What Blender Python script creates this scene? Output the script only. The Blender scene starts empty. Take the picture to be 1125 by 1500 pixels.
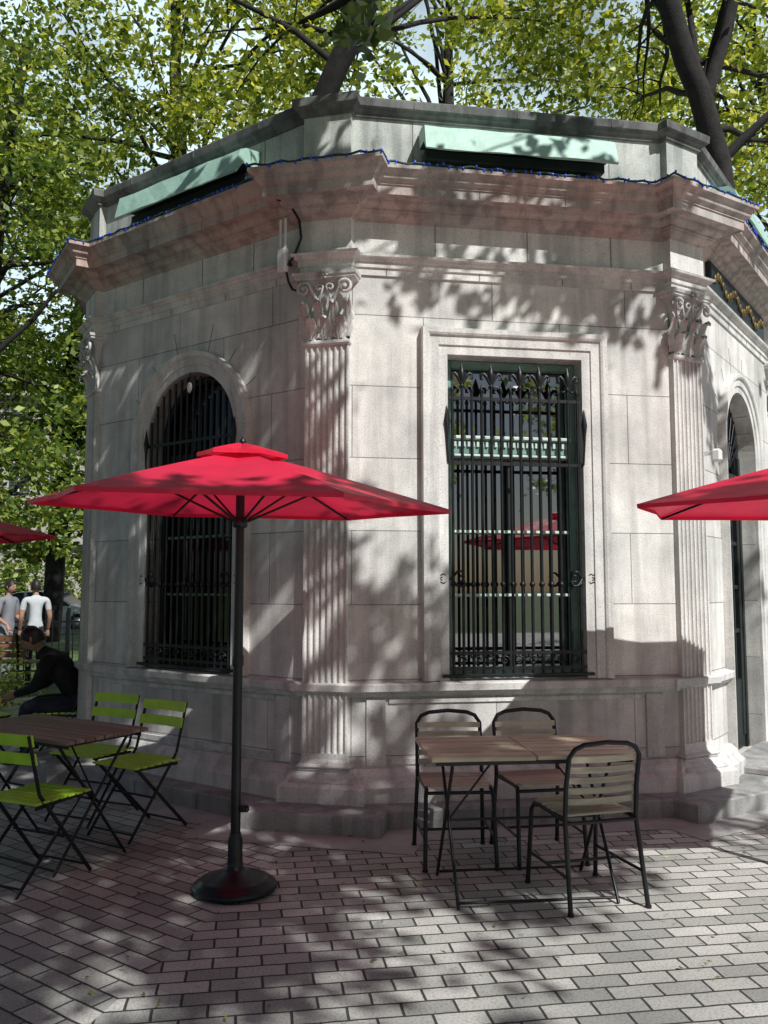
import bpy, math, random
import numpy as np
from mathutils import Vector, Matrix, noise as mnoise

RND = random.Random(11)
rad = math.radians
scene = bpy.context.scene
COL = scene.collection

# ------------------------------------------------------------------ materials
def new_mat(name):
    m = bpy.data.materials.new(name); m.use_nodes = True
    nt = m.node_tree
    for n in list(nt.nodes): nt.nodes.remove(n)
    out = nt.nodes.new('ShaderNodeOutputMaterial')
    return m, nt, out

def N(nt, typ, **kw):
    n = nt.nodes.new(typ)
    for k, v in kw.items():
        setattr(n, k, v)
    return n

def ramp(nt, stops):
    n = nt.nodes.new('ShaderNodeValToRGB')
    el = n.color_ramp.elements
    while len(el) < len(stops): el.new(0.5)
    for e, (p, c) in zip(el, stops):
        e.position = p
        e.color = (c[0], c[1], c[2], 1) if not isinstance(c, (int, float)) else (c, c, c, 1)
    return n

def mixc(nt, a, b, fac, blend='MIX'):
    n = nt.nodes.new('ShaderNodeMix'); n.data_type = 'RGBA'; n.blend_type = blend
    def setin(sock, v):
        if isinstance(v, bpy.types.NodeSocket): nt.links.new(v, sock)
        elif isinstance(v, (int, float)): sock.default_value = v
        else: sock.default_value = (v[0], v[1], v[2], 1)
    setin(n.inputs[6], a); setin(n.inputs[7], b); setin(n.inputs[0], fac)
    return n.outputs[2]

def simple(name, col, rough=0.6, metal=0.0, var=0.25, scale=6.0, bump=0.0, spec=0.5, ior=1.45):
    m, nt, out = new_mat(name)
    b = N(nt, 'ShaderNodeBsdfPrincipled')
    b.inputs['Roughness'].default_value = rough
    b.inputs['Metallic'].default_value = metal
    b.inputs['Specular IOR Level'].default_value = spec
    b.inputs['IOR'].default_value = ior
    tc = N(nt, 'ShaderNodeTexCoord')
    no = N(nt, 'ShaderNodeTexNoise'); no.inputs['Scale'].default_value = scale; no.inputs['Detail'].default_value = 4
    nt.links.new(tc.outputs['Object'], no.inputs['Vector'])
    r = ramp(nt, [(0.3, [c * (1 - var) for c in col]), (0.7, [min(1, c * (1 + var)) for c in col])])
    nt.links.new(no.outputs['Fac'], r.inputs['Fac'])
    nt.links.new(r.outputs['Color'], b.inputs['Base Color'])
    if bump:
        bp = N(nt, 'ShaderNodeBump'); bp.inputs['Strength'].default_value = bump; bp.inputs['Distance'].default_value = 0.01
        n2 = N(nt, 'ShaderNodeTexNoise'); n2.inputs['Scale'].default_value = scale * 8
        nt.links.new(tc.outputs['Object'], n2.inputs['Vector'])
        nt.links.new(n2.outputs['Fac'], bp.inputs['Height']); nt.links.new(bp.outputs['Normal'], b.inputs['Normal'])
    nt.links.new(b.outputs['BSDF'], out.inputs['Surface'])
    return m

def stone(name, c1, c2, joints=None, dirt=0.5, grain=1.0, streak=True, pink=None):
    m, nt, out = new_mat(name)
    L = nt.links.new
    b = N(nt, 'ShaderNodeBsdfPrincipled'); b.inputs['Roughness'].default_value = 0.85
    b.inputs['Specular IOR Level'].default_value = 0.25
    tc = N(nt, 'ShaderNodeTexCoord')
    big = N(nt, 'ShaderNodeTexNoise'); big.inputs['Scale'].default_value = 1.7; big.inputs['Detail'].default_value = 7; big.inputs['Roughness'].default_value = 0.65
    L(tc.outputs['Object'], big.inputs['Vector'])
    r1 = ramp(nt, [(0.35, c1), (0.62, c2)]); L(big.outputs['Fac'], r1.inputs['Fac'])
    col = r1.outputs['Color']
    if pink:
        pn = N(nt, 'ShaderNodeTexNoise'); pn.inputs['Scale'].default_value = 1.1; pn.inputs['Detail'].default_value = 5
        mp0 = N(nt, 'ShaderNodeMapping'); mp0.inputs['Location'].default_value = (7, 3, 1); L(tc.outputs['Object'], mp0.inputs['Vector']); L(mp0.outputs['Vector'], pn.inputs['Vector'])
        rp = ramp(nt, [(0.42, 0.0), (0.6, 1.0)]); L(pn.outputs['Fac'], rp.inputs['Fac'])
        col = mixc(nt, col, pink, rp.outputs['Color'])
    if streak:
        mp = N(nt, 'ShaderNodeMapping'); mp.inputs['Scale'].default_value = (9, 9, 0.7); L(tc.outputs['Object'], mp.inputs['Vector'])
        st = N(nt, 'ShaderNodeTexNoise'); st.inputs['Scale'].default_value = 1.0; st.inputs['Detail'].default_value = 5; L(mp.outputs['Vector'], st.inputs['Vector'])
        rs = ramp(nt, [(0.40, 1 - dirt), (0.54, 1.0)]); L(st.outputs['Fac'], rs.inputs['Fac'])
        col = mixc(nt, col, rs.outputs['Color'], 0.6, 'MULTIPLY')
    fine = N(nt, 'ShaderNodeTexNoise'); fine.inputs['Scale'].default_value = 110; fine.inputs['Detail'].default_value = 3; L(tc.outputs['Object'], fine.inputs['Vector'])
    rf = ramp(nt, [(0.36, 0.6), (0.5, 1.05), (0.7, 1.2)]); L(fine.outputs['Fac'], rf.inputs['Fac'])
    col = mixc(nt, col, rf.outputs['Color'], 0.45 * grain, 'MULTIPLY')
    bp = N(nt, 'ShaderNodeBump'); bp.inputs['Strength'].default_value = 0.35; bp.inputs['Distance'].default_value = 0.006
    L(fine.outputs['Fac'], bp.inputs['Height'])
    last = bp
    if joints:
        w, h, off = joints
        sp = N(nt, 'ShaderNodeSeparateXYZ'); L(tc.outputs['Object'], sp.inputs[0])
        cb = N(nt, 'ShaderNodeCombineXYZ'); L(sp.outputs['X'], cb.inputs['X'])
        ad = N(nt, 'ShaderNodeMath', operation='ADD'); ad.inputs[1].default_value = off; L(sp.outputs['Z'], ad.inputs[0]); L(ad.outputs[0], cb.inputs['Y'])
        br = N(nt, 'ShaderNodeTexBrick'); br.inputs['Scale'].default_value = 1; br.inputs['Brick Width'].default_value = w; br.inputs['Row Height'].default_value = h
        br.inputs['Mortar Size'].default_value = 0.004; br.inputs['Mortar Smooth'].default_value = 0.5
        br.inputs['Color1'].default_value = (0.93, 0.93, 0.93, 1); br.inputs['Color2'].default_value = (1.08, 1.07, 1.05, 1); br.inputs['Mortar'].default_value = (0.45, 0.44, 0.43, 1)
        L(cb.outputs[0], br.inputs['Vector'])
        col = mixc(nt, col, br.outputs['Color'], 1.0, 'MULTIPLY')
        b2 = N(nt, 'ShaderNodeBump'); b2.invert = True; b2.inputs['Strength'].default_value = 0.7; b2.inputs['Distance'].default_value = 0.007
        L(br.outputs['Fac'], b2.inputs['Height']); L(bp.outputs['Normal'], b2.inputs['Normal']); last = b2
    L(col, b.inputs['Base Color']); L(last.outputs['Normal'], b.inputs['Normal'])
    L(b.outputs['BSDF'], out.inputs['Surface'])
    return m

def paver_mat():
    m, nt, out = new_mat('paver'); L = nt.links.new
    b = N(nt, 'ShaderNodeBsdfPrincipled'); b.inputs['Roughness'].default_value = 0.7; b.inputs['Specular IOR Level'].default_value = 0.35
    tc = N(nt, 'ShaderNodeTexCoord')
    wn = N(nt, 'ShaderNodeTexNoise'); wn.inputs['Scale'].default_value = 5; L(tc.outputs['UV'], wn.inputs['Vector'])
    wv = mixc(nt, tc.outputs['UV'], wn.outputs['Color'], 0.014)
    br = N(nt, 'ShaderNodeTexBrick'); br.inputs['Scale'].default_value = 1; br.inputs['Brick Width'].default_value = 0.205; br.inputs['Row Height'].default_value = 0.102
    br.inputs['Mortar Size'].default_value = 0.006; br.inputs['Mortar Smooth'].default_value = 0.35; br.inputs['Bias'].default_value = -0.1
    br.inputs['Color1'].default_value = (0.31, 0.315, 0.295, 1); br.inputs['Color2'].default_value = (0.57, 0.565, 0.53, 1); br.inputs['Mortar'].default_value = (0.05, 0.053, 0.048, 1)
    L(wv, br.inputs['Vector'])
    big = N(nt, 'ShaderNodeTexNoise'); big.inputs['Scale'].default_value = 0.9; big.inputs['Detail'].default_value = 8; L(tc.outputs['UV'], big.inputs['Vector'])
    rb = ramp(nt, [(0.3, 0.74), (0.62, 1.18)]); L(big.outputs['Fac'], rb.inputs['Fac'])
    col = mixc(nt, br.outputs['Color'], rb.outputs['Color'], 1.0, 'MULTIPLY')
    fi = N(nt, 'ShaderNodeTexNoise'); fi.inputs['Scale'].default_value = 90; fi.inputs['Detail'].default_value = 3; L(tc.outputs['UV'], fi.inputs['Vector'])
    rf = ramp(nt, [(0.35, 0.7), (0.55, 1.1)]); L(fi.outputs['Fac'], rf.inputs['Fac'])
    col = mixc(nt, col, rf.outputs['Color'], 0.8, 'MULTIPLY')
    sp = N(nt, 'ShaderNodeTexNoise'); sp.inputs['Scale'].default_value = 11; sp.inputs['Detail'].default_value = 2; L(tc.outputs['UV'], sp.inputs['Vector'])
    rsp = ramp(nt, [(0.27, 0.55), (0.33, 1.0)]); L(sp.outputs['Fac'], rsp.inputs['Fac'])
    col = mixc(nt, col, rsp.outputs['Color'], 0.8, 'MULTIPLY')
    b1 = N(nt, 'ShaderNodeBump'); b1.inputs['Strength'].default_value = 0.3; b1.inputs['Distance'].default_value = 0.005; L(fi.outputs['Fac'], b1.inputs['Height'])
    b2 = N(nt, 'ShaderNodeBump'); b2.invert = True; b2.inputs['Strength'].default_value = 0.9; b2.inputs['Distance'].default_value = 0.012
    L(br.outputs['Fac'], b2.inputs['Height']); L(b1.outputs['Normal'], b2.inputs['Normal'])
    L(col, b.inputs['Base Color']); L(b2.outputs['Normal'], b.inputs['Normal']); L(b.outputs['BSDF'], out.inputs['Surface'])
    return m

def leaf_mat(name, c1, c2, c3, trans=0.35):
    m, nt, out = new_mat(name); L = nt.links.new
    g = N(nt, 'ShaderNodeNewGeometry')
    r = ramp(nt, [(0.0, c1), (0.55, c2), (1.0, c3)]); L(g.outputs['Random Per Island'], r.inputs['Fac'])
    d = N(nt, 'ShaderNodeBsdfPrincipled'); d.inputs['Roughness'].default_value = 0.42; d.inputs['Specular IOR Level'].default_value = 0.5
    L(r.outputs['Color'], d.inputs['Base Color'])
    t = N(nt, 'ShaderNodeBsdfTranslucent')
    tcol = mixc(nt, r.outputs['Color'], (1.7, 1.5, 0.5), 1.0, 'MULTIPLY'); L(tcol, t.inputs['Color'])
    mx = N(nt, 'ShaderNodeMixShader'); mx.inputs[0].default_value = trans
    L(d.outputs[0], mx.inputs[1]); L(t.outputs[0], mx.inputs[2]); L(mx.outputs[0], out.inputs['Surface'])
    return m

def fabric_mat(name, col, trans=0.3):
    m, nt, out = new_mat(name); L = nt.links.new
    tc = N(nt, 'ShaderNodeTexCoord')
    no = N(nt, 'ShaderNodeTexNoise'); no.inputs['Scale'].default_value = 3; no.inputs['Detail'].default_value = 6; L(tc.outputs['Object'], no.inputs['Vector'])
    r = ramp(nt, [(0.3, [c * 0.82 for c in col]), (0.7, [min(1, c * 1.08) for c in col])]); L(no.outputs['Fac'], r.inputs['Fac'])
    d = N(nt, 'ShaderNodeBsdfPrincipled'); d.inputs['Roughness'].default_value = 0.5; d.inputs['Specular IOR Level'].default_value = 0.5
    L(r.outputs['Color'], d.inputs['Base Color'])
    wv = N(nt, 'ShaderNodeTexNoise'); wv.inputs['Scale'].default_value = 7; wv.inputs['Detail'].default_value = 4; L(tc.outputs['Object'], wv.inputs['Vector'])
    bp = N(nt, 'ShaderNodeBump'); bp.inputs['Strength'].default_value = 0.4; bp.inputs['Distance'].default_value = 0.03; L(wv.outputs['Fac'], bp.inputs['Height']); L(bp.outputs['Normal'], d.inputs['Normal'])
    t = N(nt, 'ShaderNodeBsdfTranslucent'); L(r.outputs['Color'], t.inputs['Color'])
    mx = N(nt, 'ShaderNodeMixShader'); mx.inputs[0].default_value = trans
    L(d.outputs[0], mx.inputs[1]); L(t.outputs[0], mx.inputs[2]); L(mx.outputs[0], out.inputs['Surface'])
    return m

def wood_mat(name, c1, c2, axis=0):
    m, nt, out = new_mat(name); L = nt.links.new
    b = N(nt, 'ShaderNodeBsdfPrincipled'); b.inputs['Roughness'].default_value = 0.5
    tc = N(nt, 'ShaderNodeTexCoord'); mp = N(nt, 'ShaderNodeMapping')
    s = [40, 40, 40]; s[axis] = 2.5; mp.inputs['Scale'].default_value = s
    L(tc.outputs['Object'], mp.inputs['Vector'])
    no = N(nt, 'ShaderNodeTexNoise'); no.inputs['Scale'].default_value = 1; no.inputs['Detail'].default_value = 6; L(mp.outputs['Vector'], no.inputs['Vector'])
    g = N(nt, 'ShaderNodeNewGeometry')
    r = ramp(nt, [(0.3, c1), (0.7, c2)]); L(no.outputs['Fac'], r.inputs['Fac'])
    r2 = ramp(nt, [(0, 0.75), (1, 1.15)]); L(g.outputs['Random Per Island'], r2.inputs['Fac'])
    col = mixc(nt, r.outputs['Color'], r2.outputs['Color'], 1.0, 'MULTIPLY')
    L(col, b.inputs['Base Color']); L(b.outputs[0], out.inputs['Surface'])
    return m

M = {}
M['wall'] = stone('limestone_blocks', (0.50, 0.505, 0.49), (0.79, 0.78, 0.75), joints=(1.05, 0.525, 0.10), dirt=0.35)
M['trim'] = stone('limestone_trim', (0.53, 0.53, 0.515), (0.78, 0.77, 0.74), dirt=0.35)
M['cornice'] = stone('cornice_stone', (0.34, 0.325, 0.31), (0.56, 0.52, 0.49), dirt=0.5, pink=(0.54, 0.405, 0.365))
M['parapet'] = stone('parapet_stone', (0.34, 0.375, 0.365), (0.62, 0.64, 0.60), dirt=0.5)
M['coping'] = stone('coping_stone', (0.08, 0.085, 0.085), (0.21, 0.215, 0.21), dirt=0.6)
M['step'] = stone('step_stone', (0.22, 0.23, 0.225), (0.42, 0.42, 0.405), dirt=0.4)
M['joint'] = simple('mortar_joint', (0.14, 0.14, 0.135), 0.9)
M['apron'] = stone('apron_concrete', (0.32, 0.33, 0.32), (0.51, 0.51, 0.49), dirt=0.3, streak=False)
M['iron'] = simple('black_iron', (0.008, 0.009, 0.012), 0.42, 0.0, 0.3, 20, spec=0.5)
M['mint'] = simple('mint_paint', (0.18, 0.31, 0.265), 0.5, 0, 0.2, 12)
M['palepaint'] = simple('pale_paint', (0.55, 0.68, 0.62), 0.5, 0, 0.2, 12)
M['glass'] = simple('window_glass', (0.004, 0.005, 0.006), 0.02, 0, 0.3, 2, spec=0.5, ior=3.3)
M['doorglass'] = simple('door_glass', (0.004, 0.005, 0.006), 0.05, 0, 0.3, 2, spec=0.4, ior=1.7)
M['darkdoor'] = simple('door_paint', (0.012, 0.018, 0.018), 0.45)
M['awning'] = fabric_mat('awning_fabric', (0.42, 0.66, 0.56), 0.1)
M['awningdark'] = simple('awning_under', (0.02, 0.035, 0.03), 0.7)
M['red'] = fabric_mat('umbrella_fabric', (0.88, 0.028, 0.09), 0.33)
M['pole'] = simple('umbrella_pole', (0.011, 0.011, 0.015), 0.35, 0.0)
M['lime'] = simple('lime_paint', (0.46, 0.76, 0.05), 0.4, 0, 0.12, 8)
M['wood'] = wood_mat('table_wood', (0.46, 0.38, 0.27), (0.74, 0.64, 0.48), 0)
M['woodchair'] = wood_mat('chair_wood', (0.36, 0.31, 0.24), (0.60, 0.53, 0.42), 0)
M['wooddark'] = wood_mat('weathered_wood', (0.18, 0.13, 0.10), (0.34, 0.26, 0.20), 0)
M['paver'] = paver_mat()
M['grass'] = simple('grass_blades', (0.06, 0.10, 0.025), 0.9, 0, 0.5, 1.5, bump=0.6)
M['asphalt'] = simple('asphalt', (0.05, 0.05, 0.052), 0.9, 0, 0.2, 3, bump=0.3)
M['bark'] = simple('bark', (0.020, 0.018, 0.018), 0.9, 0, 0.5, 7, bump=1.0)
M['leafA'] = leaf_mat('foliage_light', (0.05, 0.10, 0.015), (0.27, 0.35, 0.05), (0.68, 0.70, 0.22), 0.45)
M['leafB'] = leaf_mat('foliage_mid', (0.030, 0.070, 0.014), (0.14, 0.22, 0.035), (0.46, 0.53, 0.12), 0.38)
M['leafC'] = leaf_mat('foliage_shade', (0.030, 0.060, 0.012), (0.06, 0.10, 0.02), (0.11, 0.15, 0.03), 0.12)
M['white'] = simple('white_plastic', (0.75, 0.76, 0.76), 0.4, 0, 0.05)
M['blue'] = simple('blue_bulb', (0.02, 0.10, 0.85), 0.15, 0, 0.3, 30)
M['cable'] = simple('green_cable', (0.02, 0.05, 0.04), 0.6)
M['gold'] = simple('gilt_relief', (0.20, 0.15, 0.06), 0.5, 0.3, 0.4, 20)

# ------------------------------------------------------------------ mesh builder
class MB:
    def __init__(s): s.v = []; s.f = []; s.m = []; s.sm = []
    def add(s, vs, fs, mat=0, smooth=False):
        o = len(s.v); s.v += [tuple(p) for p in vs]
        for f in fs: s.f.append(tuple(i + o for i in f)); s.m.append(mat); s.sm.append(smooth)
    def box(s, c, d, mat=0, mtx=None, ch=0.0):
        x, y, z = [k / 2 for k in d]
        if ch > 0:
            ch = min(ch, x * .9, y * .9, z * .9)
            vs = []; idx = {}
            for sx in (-1, 1):
                for sy in (-1, 1):
                    for sz in (-1, 1):
                        for a in range(3):
                            p = [sx * x, sy * y, sz * z]
                            for k in range(3):
                                if k != a: p[k] -= (sx, sy, sz)[k] * ch
                            idx[(sx, sy, sz, a)] = len(vs); vs.append(p)
            fs = []
            q = [(-1, -1), (1, -1), (1, 1), (-1, 1)]
            for a in range(3):
                for sg in (-1, 1):
                    f = []
                    for (u, w) in q:
                        k = [0, 0, 0]; k[a] = sg; k[(a + 1) % 3] = u; k[(a + 2) % 3] = w
                        f.append(idx[(k[0], k[1], k[2], a)])
                    if sg < 0: f.reverse()
                    fs.append(f)
            for a in range(3):
                b, c2 = (a + 1) % 3, (a + 2) % 3
                for sb in (-1, 1):
                    for sc in (-1, 1):
                        k1 = [0, 0, 0]; k2 = [0, 0, 0]
                        k1[a] = -1; k2[a] = 1
                        for k in (k1, k2): k[b] = sb; k[c2] = sc
                        f = [idx[(*k1, b)], idx[(*k2, b)], idx[(*k2, c2)], idx[(*k1, c2)]]
                        if sb * sc > 0: f.reverse()
                        fs.append(f)
            for sx in (-1, 1):
                for sy in (-1, 1):
                    for sz in (-1, 1):
                        f = [idx[(sx, sy, sz, a)] for a in range(3)]
                        if sx * sy * sz < 0: f.reverse()
                        fs.append(f)
        else:
            vs = [(-x, -y, -z), (x, -y, -z), (x, y, -z), (-x, y, -z), (-x, -y, z), (x, -y, z), (x, y, z), (-x, y, z)]
            fs = [(0, 3, 2, 1), (4, 5, 6, 7), (0, 1, 5, 4), (1, 2, 6, 5), (2, 3, 7, 6), (3, 0, 4, 7)]
        vs = [Vector(p) for p in vs]
        if mtx is not None: vs = [mtx @ p for p in vs]
        vs = [p + Vector(c) for p in vs]
        s.add(vs, fs, mat)
    def tube(s, path, r, mat=0, n=8, closed=False, flat=None):
        P = [Vector(p) for p in path]; k = len(P)
        rs = r if isinstance(r, (list, tuple)) else [r] * k
        T = []
        for i in range(k):
            if closed: t = P[(i + 1) % k] - P[i - 1]
            else: t = P[min(i + 1, k - 1)] - P[max(i - 1, 0)]
            T.append(t.normalized() if t.length > 1e-9 else Vector((0, 0, 1)))
        up = Vector((0, 0, 1)) if abs(T[0].z) < 0.9 else Vector((1, 0, 0))
        u = (up - T[0] * up.dot(T[0])).normalized()
        vs = []
        for i in range(k):
            u = (u - T[i] * u.dot(T[i]))
            u = u.normalized() if u.length > 1e-6 else T[i].orthogonal().normalized()
            w = T[i].cross(u)
            for j in range(n):
                a = 2 * math.pi * j / n + (math.pi / n)
                vs.append(P[i] + (u * math.cos(a) + w * math.sin(a)) * rs[i])
        fs = []
        rng = k if closed else k - 1
        for i in range(rng):
            for j in range(n):
                a = i * n + j; b = i * n + (j + 1) % n; i2 = (i + 1) % k
                fs.append((a, b, i2 * n + (j + 1) % n, i2 * n + j))
        s.add(vs, fs, mat, n > 4)
        if not closed:
            s.add(vs[:n], [tuple(reversed(range(n)))], mat); s.add(vs[-n:], [tuple(range(n))], mat)
    def lathe(s, prof, c=(0, 0, 0), mat=0, n=24, smooth=True):
        vs = []
        for (r, z) in prof:
            for j in range(n):
                a = 2 * math.pi * j / n
                vs.append((c[0] + r * math.cos(a), c[1] + r * math.sin(a), c[2] + z))
        fs = []
        for i in range(len(prof) - 1):
            for j in range(n):
                fs.append((i * n + j, i * n + (j + 1) % n, (i + 1) * n + (j + 1) % n, (i + 1) * n + j))
        s.add(vs, fs, mat, smooth)
        s.add(vs[:n], [tuple(reversed(range(n)))], mat); s.add(vs[-n:], [tuple(range(n))], mat)
    def build(s, name, mats, parent=None, mtx=None):
        me = bpy.data.meshes.new(name)
        me.from_pydata(s.v, [], s.f)
        for m in mats: me.materials.append(M[m] if isinstance(m, str) else m)
        me.polygons.foreach_set('material_index', s.m)
        me.polygons.foreach_set('use_smooth', s.sm)
        me.update()
        ob = bpy.data.objects.new(name, me); COL.objects.link(ob)
        if mtx is not None: ob.matrix_world = mtx
        if parent: ob.parent = parent
        return ob

def empty(name, loc=(0, 0, 0)):
    e = bpy.data.objects.new(name, None); COL.objects.link(e); e.location = loc; return e

# ------------------------------------------------------------------ sun
EL, PHI = rad(45), rad(36)
S = Vector((math.cos(EL) * math.sin(PHI), -math.cos(EL) * math.cos(PHI), math.sin(EL)))

# ------------------------------------------------------------------ kiosk plan
LF, CF = 2.43, 0.36
H0 = rad(9)
pts = []; dirs = []
p = Vector((-0.23, 6.05)); h = H0
for i in range(16):
    d = Vector((math.cos(h), math.sin(h))); pts.append(p.copy()); dirs.append(d)
    p = p + d * (LF if i % 2 == 0 else CF); h += rad(22.5)
nrm = [Vector((d.y, -d.x)) for d in dirs]
CEN = sum(pts, Vector((0, 0))) / 16

def breakout(b):
    out = []; tag = []
    for i in range(16):
        P0 = pts[i]; P1 = pts[(i + 1) % 16]
        if i % 2 == 0:
            out.append(P0); tag.append(i // 2)
        else:
            out.append(P0); tag.append(-1)
            out.append(P0 + nrm[i] * b); tag.append(-2)
            out.append(P1 + nrm[i] * b); tag.append(-1)
    return out, tag
def offset(poly, o):
    n = len(poly); res = []
    for i in range(n):
        a, b, c = poly[i - 1], poly[i], poly[(i + 1) % n]
        d1 = (b - a).normalized(); d2 = (c - b).normalized()
        n1 = Vector((d1.y, -d1.x)); n2 = Vector((d2.y, -d2.x))
        p1 = b + n1 * o; p2 = b + n2 * o
        cr = d1.x * d2.y - d1.y * d2.x
        t = ((p2.x - p1.x) * d2.y - (p2.y - p1.y) * d2.x) / cr
        res.append(p1 + d1 * t)
    return res
DOOR = 1
XC = LF / 2
def ring(mb, prof, mat=0, b=0.06, skip=None, smooth=False, cap=False):
    poly, tag = breakout(b)
    rings = [offset(poly, o) for (o, z) in prof]
    n = len(poly)
    if skip is None:
        vs = []; fs = []
        for rg, (o, z) in zip(rings, prof): vs += [(q.x, q.y, z) for q in rg]
        for k in range(len(prof) - 1):
            for i in range(n):
                fs.append((k * n + i, k * n + (i + 1) % n, (k + 1) * n + (i + 1) % n, (k + 1) * n + i))
        mb.add(vs, fs, mat, smooth)
        if cap: mb.add([(q.x, q.y, prof[-1][1]) for q in rings[-1]], [tuple(range(n))], mat)
        return
    xa, xb = skip
    for i in range(n):
        j = (i + 1) % n
        A = [Vector((rg[i].x, rg[i].y, z)) for rg, (o, z) in zip(rings, prof)]
        B = [Vector((rg[j].x, rg[j].y, z)) for rg, (o, z) in zip(rings, prof)]
        segs = [(A, B)]
        if tag[i] == DOOR:
            d = dirs[2 * DOOR]; o3 = Vector((pts[2 * DOOR].x, pts[2 * DOOR].y, 0)); d3 = Vector((d.x, d.y, 0)); n3 = Vector((nrm[2*DOOR].x, nrm[2*DOOR].y, 0))
            def at(x): return [o3 + d3 * x + n3 * o + Vector((0, 0, z)) for (o, z) in prof]
            segs = [(A, at(xa)), (at(xb), B)]
            for E in (at(xa), at(xb)):
                mb.add(E, [tuple(range(len(E)))], mat)
        for (a, c) in segs:
            k = len(prof)
            mb.add(a + c, [(q, k + q, k + q + 1, q + 1) for q in range(k - 1)], mat)

def cyma(o0, z0, o1, z1, k=6, rev=False):
    r = []
    for i in range(k + 1):
        t = i / k
        if rev: oo = t - math.sin(2 * math.pi * t) / (2 * math.pi) * 0.9
        else: oo = t + math.sin(2 * math.pi * t) / (2 * math.pi) * 0.9
        r.append((o0 + (o1 - o0) * oo, z0 + (z1 - z0) * t))
    return r

kiosk = empty('stone_kiosk', (CEN.x, CEN.y, 0))
KINV = Matrix.Translation((-CEN.x, -CEN.y, 0))
def kchild(mb, name, mats, mtx=None):
    ob = mb.build(name, mats)
    ob.parent = kiosk
    ob.matrix_parent_inverse = KINV
    if mtx is not None: ob.matrix_basis = mtx
    return ob

def face_mtx(i):
    d = dirs[i]; n_ = nrm[i]; o = pts[i]
    return Matrix(((d.x, -n_.x, 0, o.x), (d.y, -n_.y, 0, o.y), (0, 0, 1, 0), (0, 0, 0, 1)))

SK = (XC - 0.52 - 0.17, XC + 0.52 + 0.17)
mb = MB()
ring(mb, [(0.31, -0.05), (0.31, 0.118), (0.30, 0.13), (0.0, 0.132)], b=0.10)
kchild(mb, 'base_step', ['step'])
mb = MB()
ring(mb, [(0.13, 0.128), (0.13, 0.235), (0.115, 0.25)] + cyma(0.115, 0.25, 0.04, 0.33) + [(0.025, 0.345), (-0.01, 0.346)], b=0.02, skip=SK)
ring(mb, [(0.0, 0.83), (0.03, 0.835), (0.035, 0.85)] + cyma(0.035, 0.85, 0.07, 0.875, 4) + [(0.075, 0.92), (0.07, 0.928), (-0.01, 0.94)], b=0.0001, skip=SK)
kchild(mb, 'plinth_and_sill_course', ['trim'])
mb = MB()
ring(mb, [(-0.02, 3.868), (0.015, 3.87), (0.015, 3.92), (0.028, 3.925), (0.028, 3.965)] + cyma(0.03, 3.967, 0.07, 3.995, 4) + [(0.075, 4.012), (0.012, 4.02), (0.012, 4.27)], b=0.065)
kchild(mb, 'architrave_and_frieze', ['trim'])
mb = MB()
prof = [(0.0, 4.268), (0.02, 4.27)] + cyma(0.022, 4.275, 0.075, 4.325, 6, True) + [(0.085, 4.33), (0.085, 4.345)]
prof += [(0.085 + 0.055 * math.sin(a * math.pi / 10), 4.345 + 0.045 * (1 - math.cos(a * math.pi / 10))) for a in range(0, 6)]
prof += [(0.145, 4.395), (0.22, 4.398), (0.222, 4.39), (0.232, 4.39), (0.232, 4.455), (0.242, 4.458), (0.242, 4.47)]
prof += cyma(0.245, 4.472, 0.305, 4.545, 7, False) + [(0.315, 4.548), (0.315, 4.575), (0.30, 4.582), (-0.02, 4.64)]
ring(mb, prof, b=0.065)
kchild(mb, 'cornice', ['cornice'])
mb = MB()
ring(mb, [(-0.03, 4.60), (0.035, 4.61), (0.035, 4.70), (0.0, 4.72), (0.0, 5.075)], b=0.06)
ring(mb, [(-0.3, 5.08), (-0.3, 4.9)], b=0.0001, cap=True)
kchild(mb, 'parapet', ['parapet'])
mb = MB()
ring(mb, [(-0.01, 5.07), (0.02, 5.075), (0.025, 5.10)] + cyma(0.03, 5.105, 0.07, 5.135, 4) + [(0.075, 5.19), (0.06, 5.205), (-0.32, 5.22), (-0.32, 5.07)], b=0.06)
kchild(mb, 'parapet_coping', ['coping'])

mb = MB()
for i in range(0, 16, 2):
    fm = face_mtx(i)
    def jb(x, z0, z1, o, t=0.005):
        mb.box(fm @ Vector((x, -o, (z0 + z1) / 2)), (t, 0.004, z1 - z0), 0, fm.to_3x3())
    for x in (0.62, 1.32, 1.95): jb(x + RND.uniform(-.05, .05), 4.022, 4.27, 0.0125)
    for x in (0.25, 0.95, 1.6, 2.15): jb(x, 3.872, 3.92, 0.0155)
    for x in (0.9, 1.55): jb(x, 4.395, 4.452, 0.2325)
    for x in (0.45, 1.25, 2.0): jb(x, 5.138, 5.188, 0.0745); jb(x, 4.73, 5.07, 0.0005)
    for x in (0.3, 1.1, 1.8, 2.5): jb(x - .1, 0.0, 0.115, 0.3105, 0.007)
kchild(mb, 'mortar_joints', ['joint'])

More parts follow.
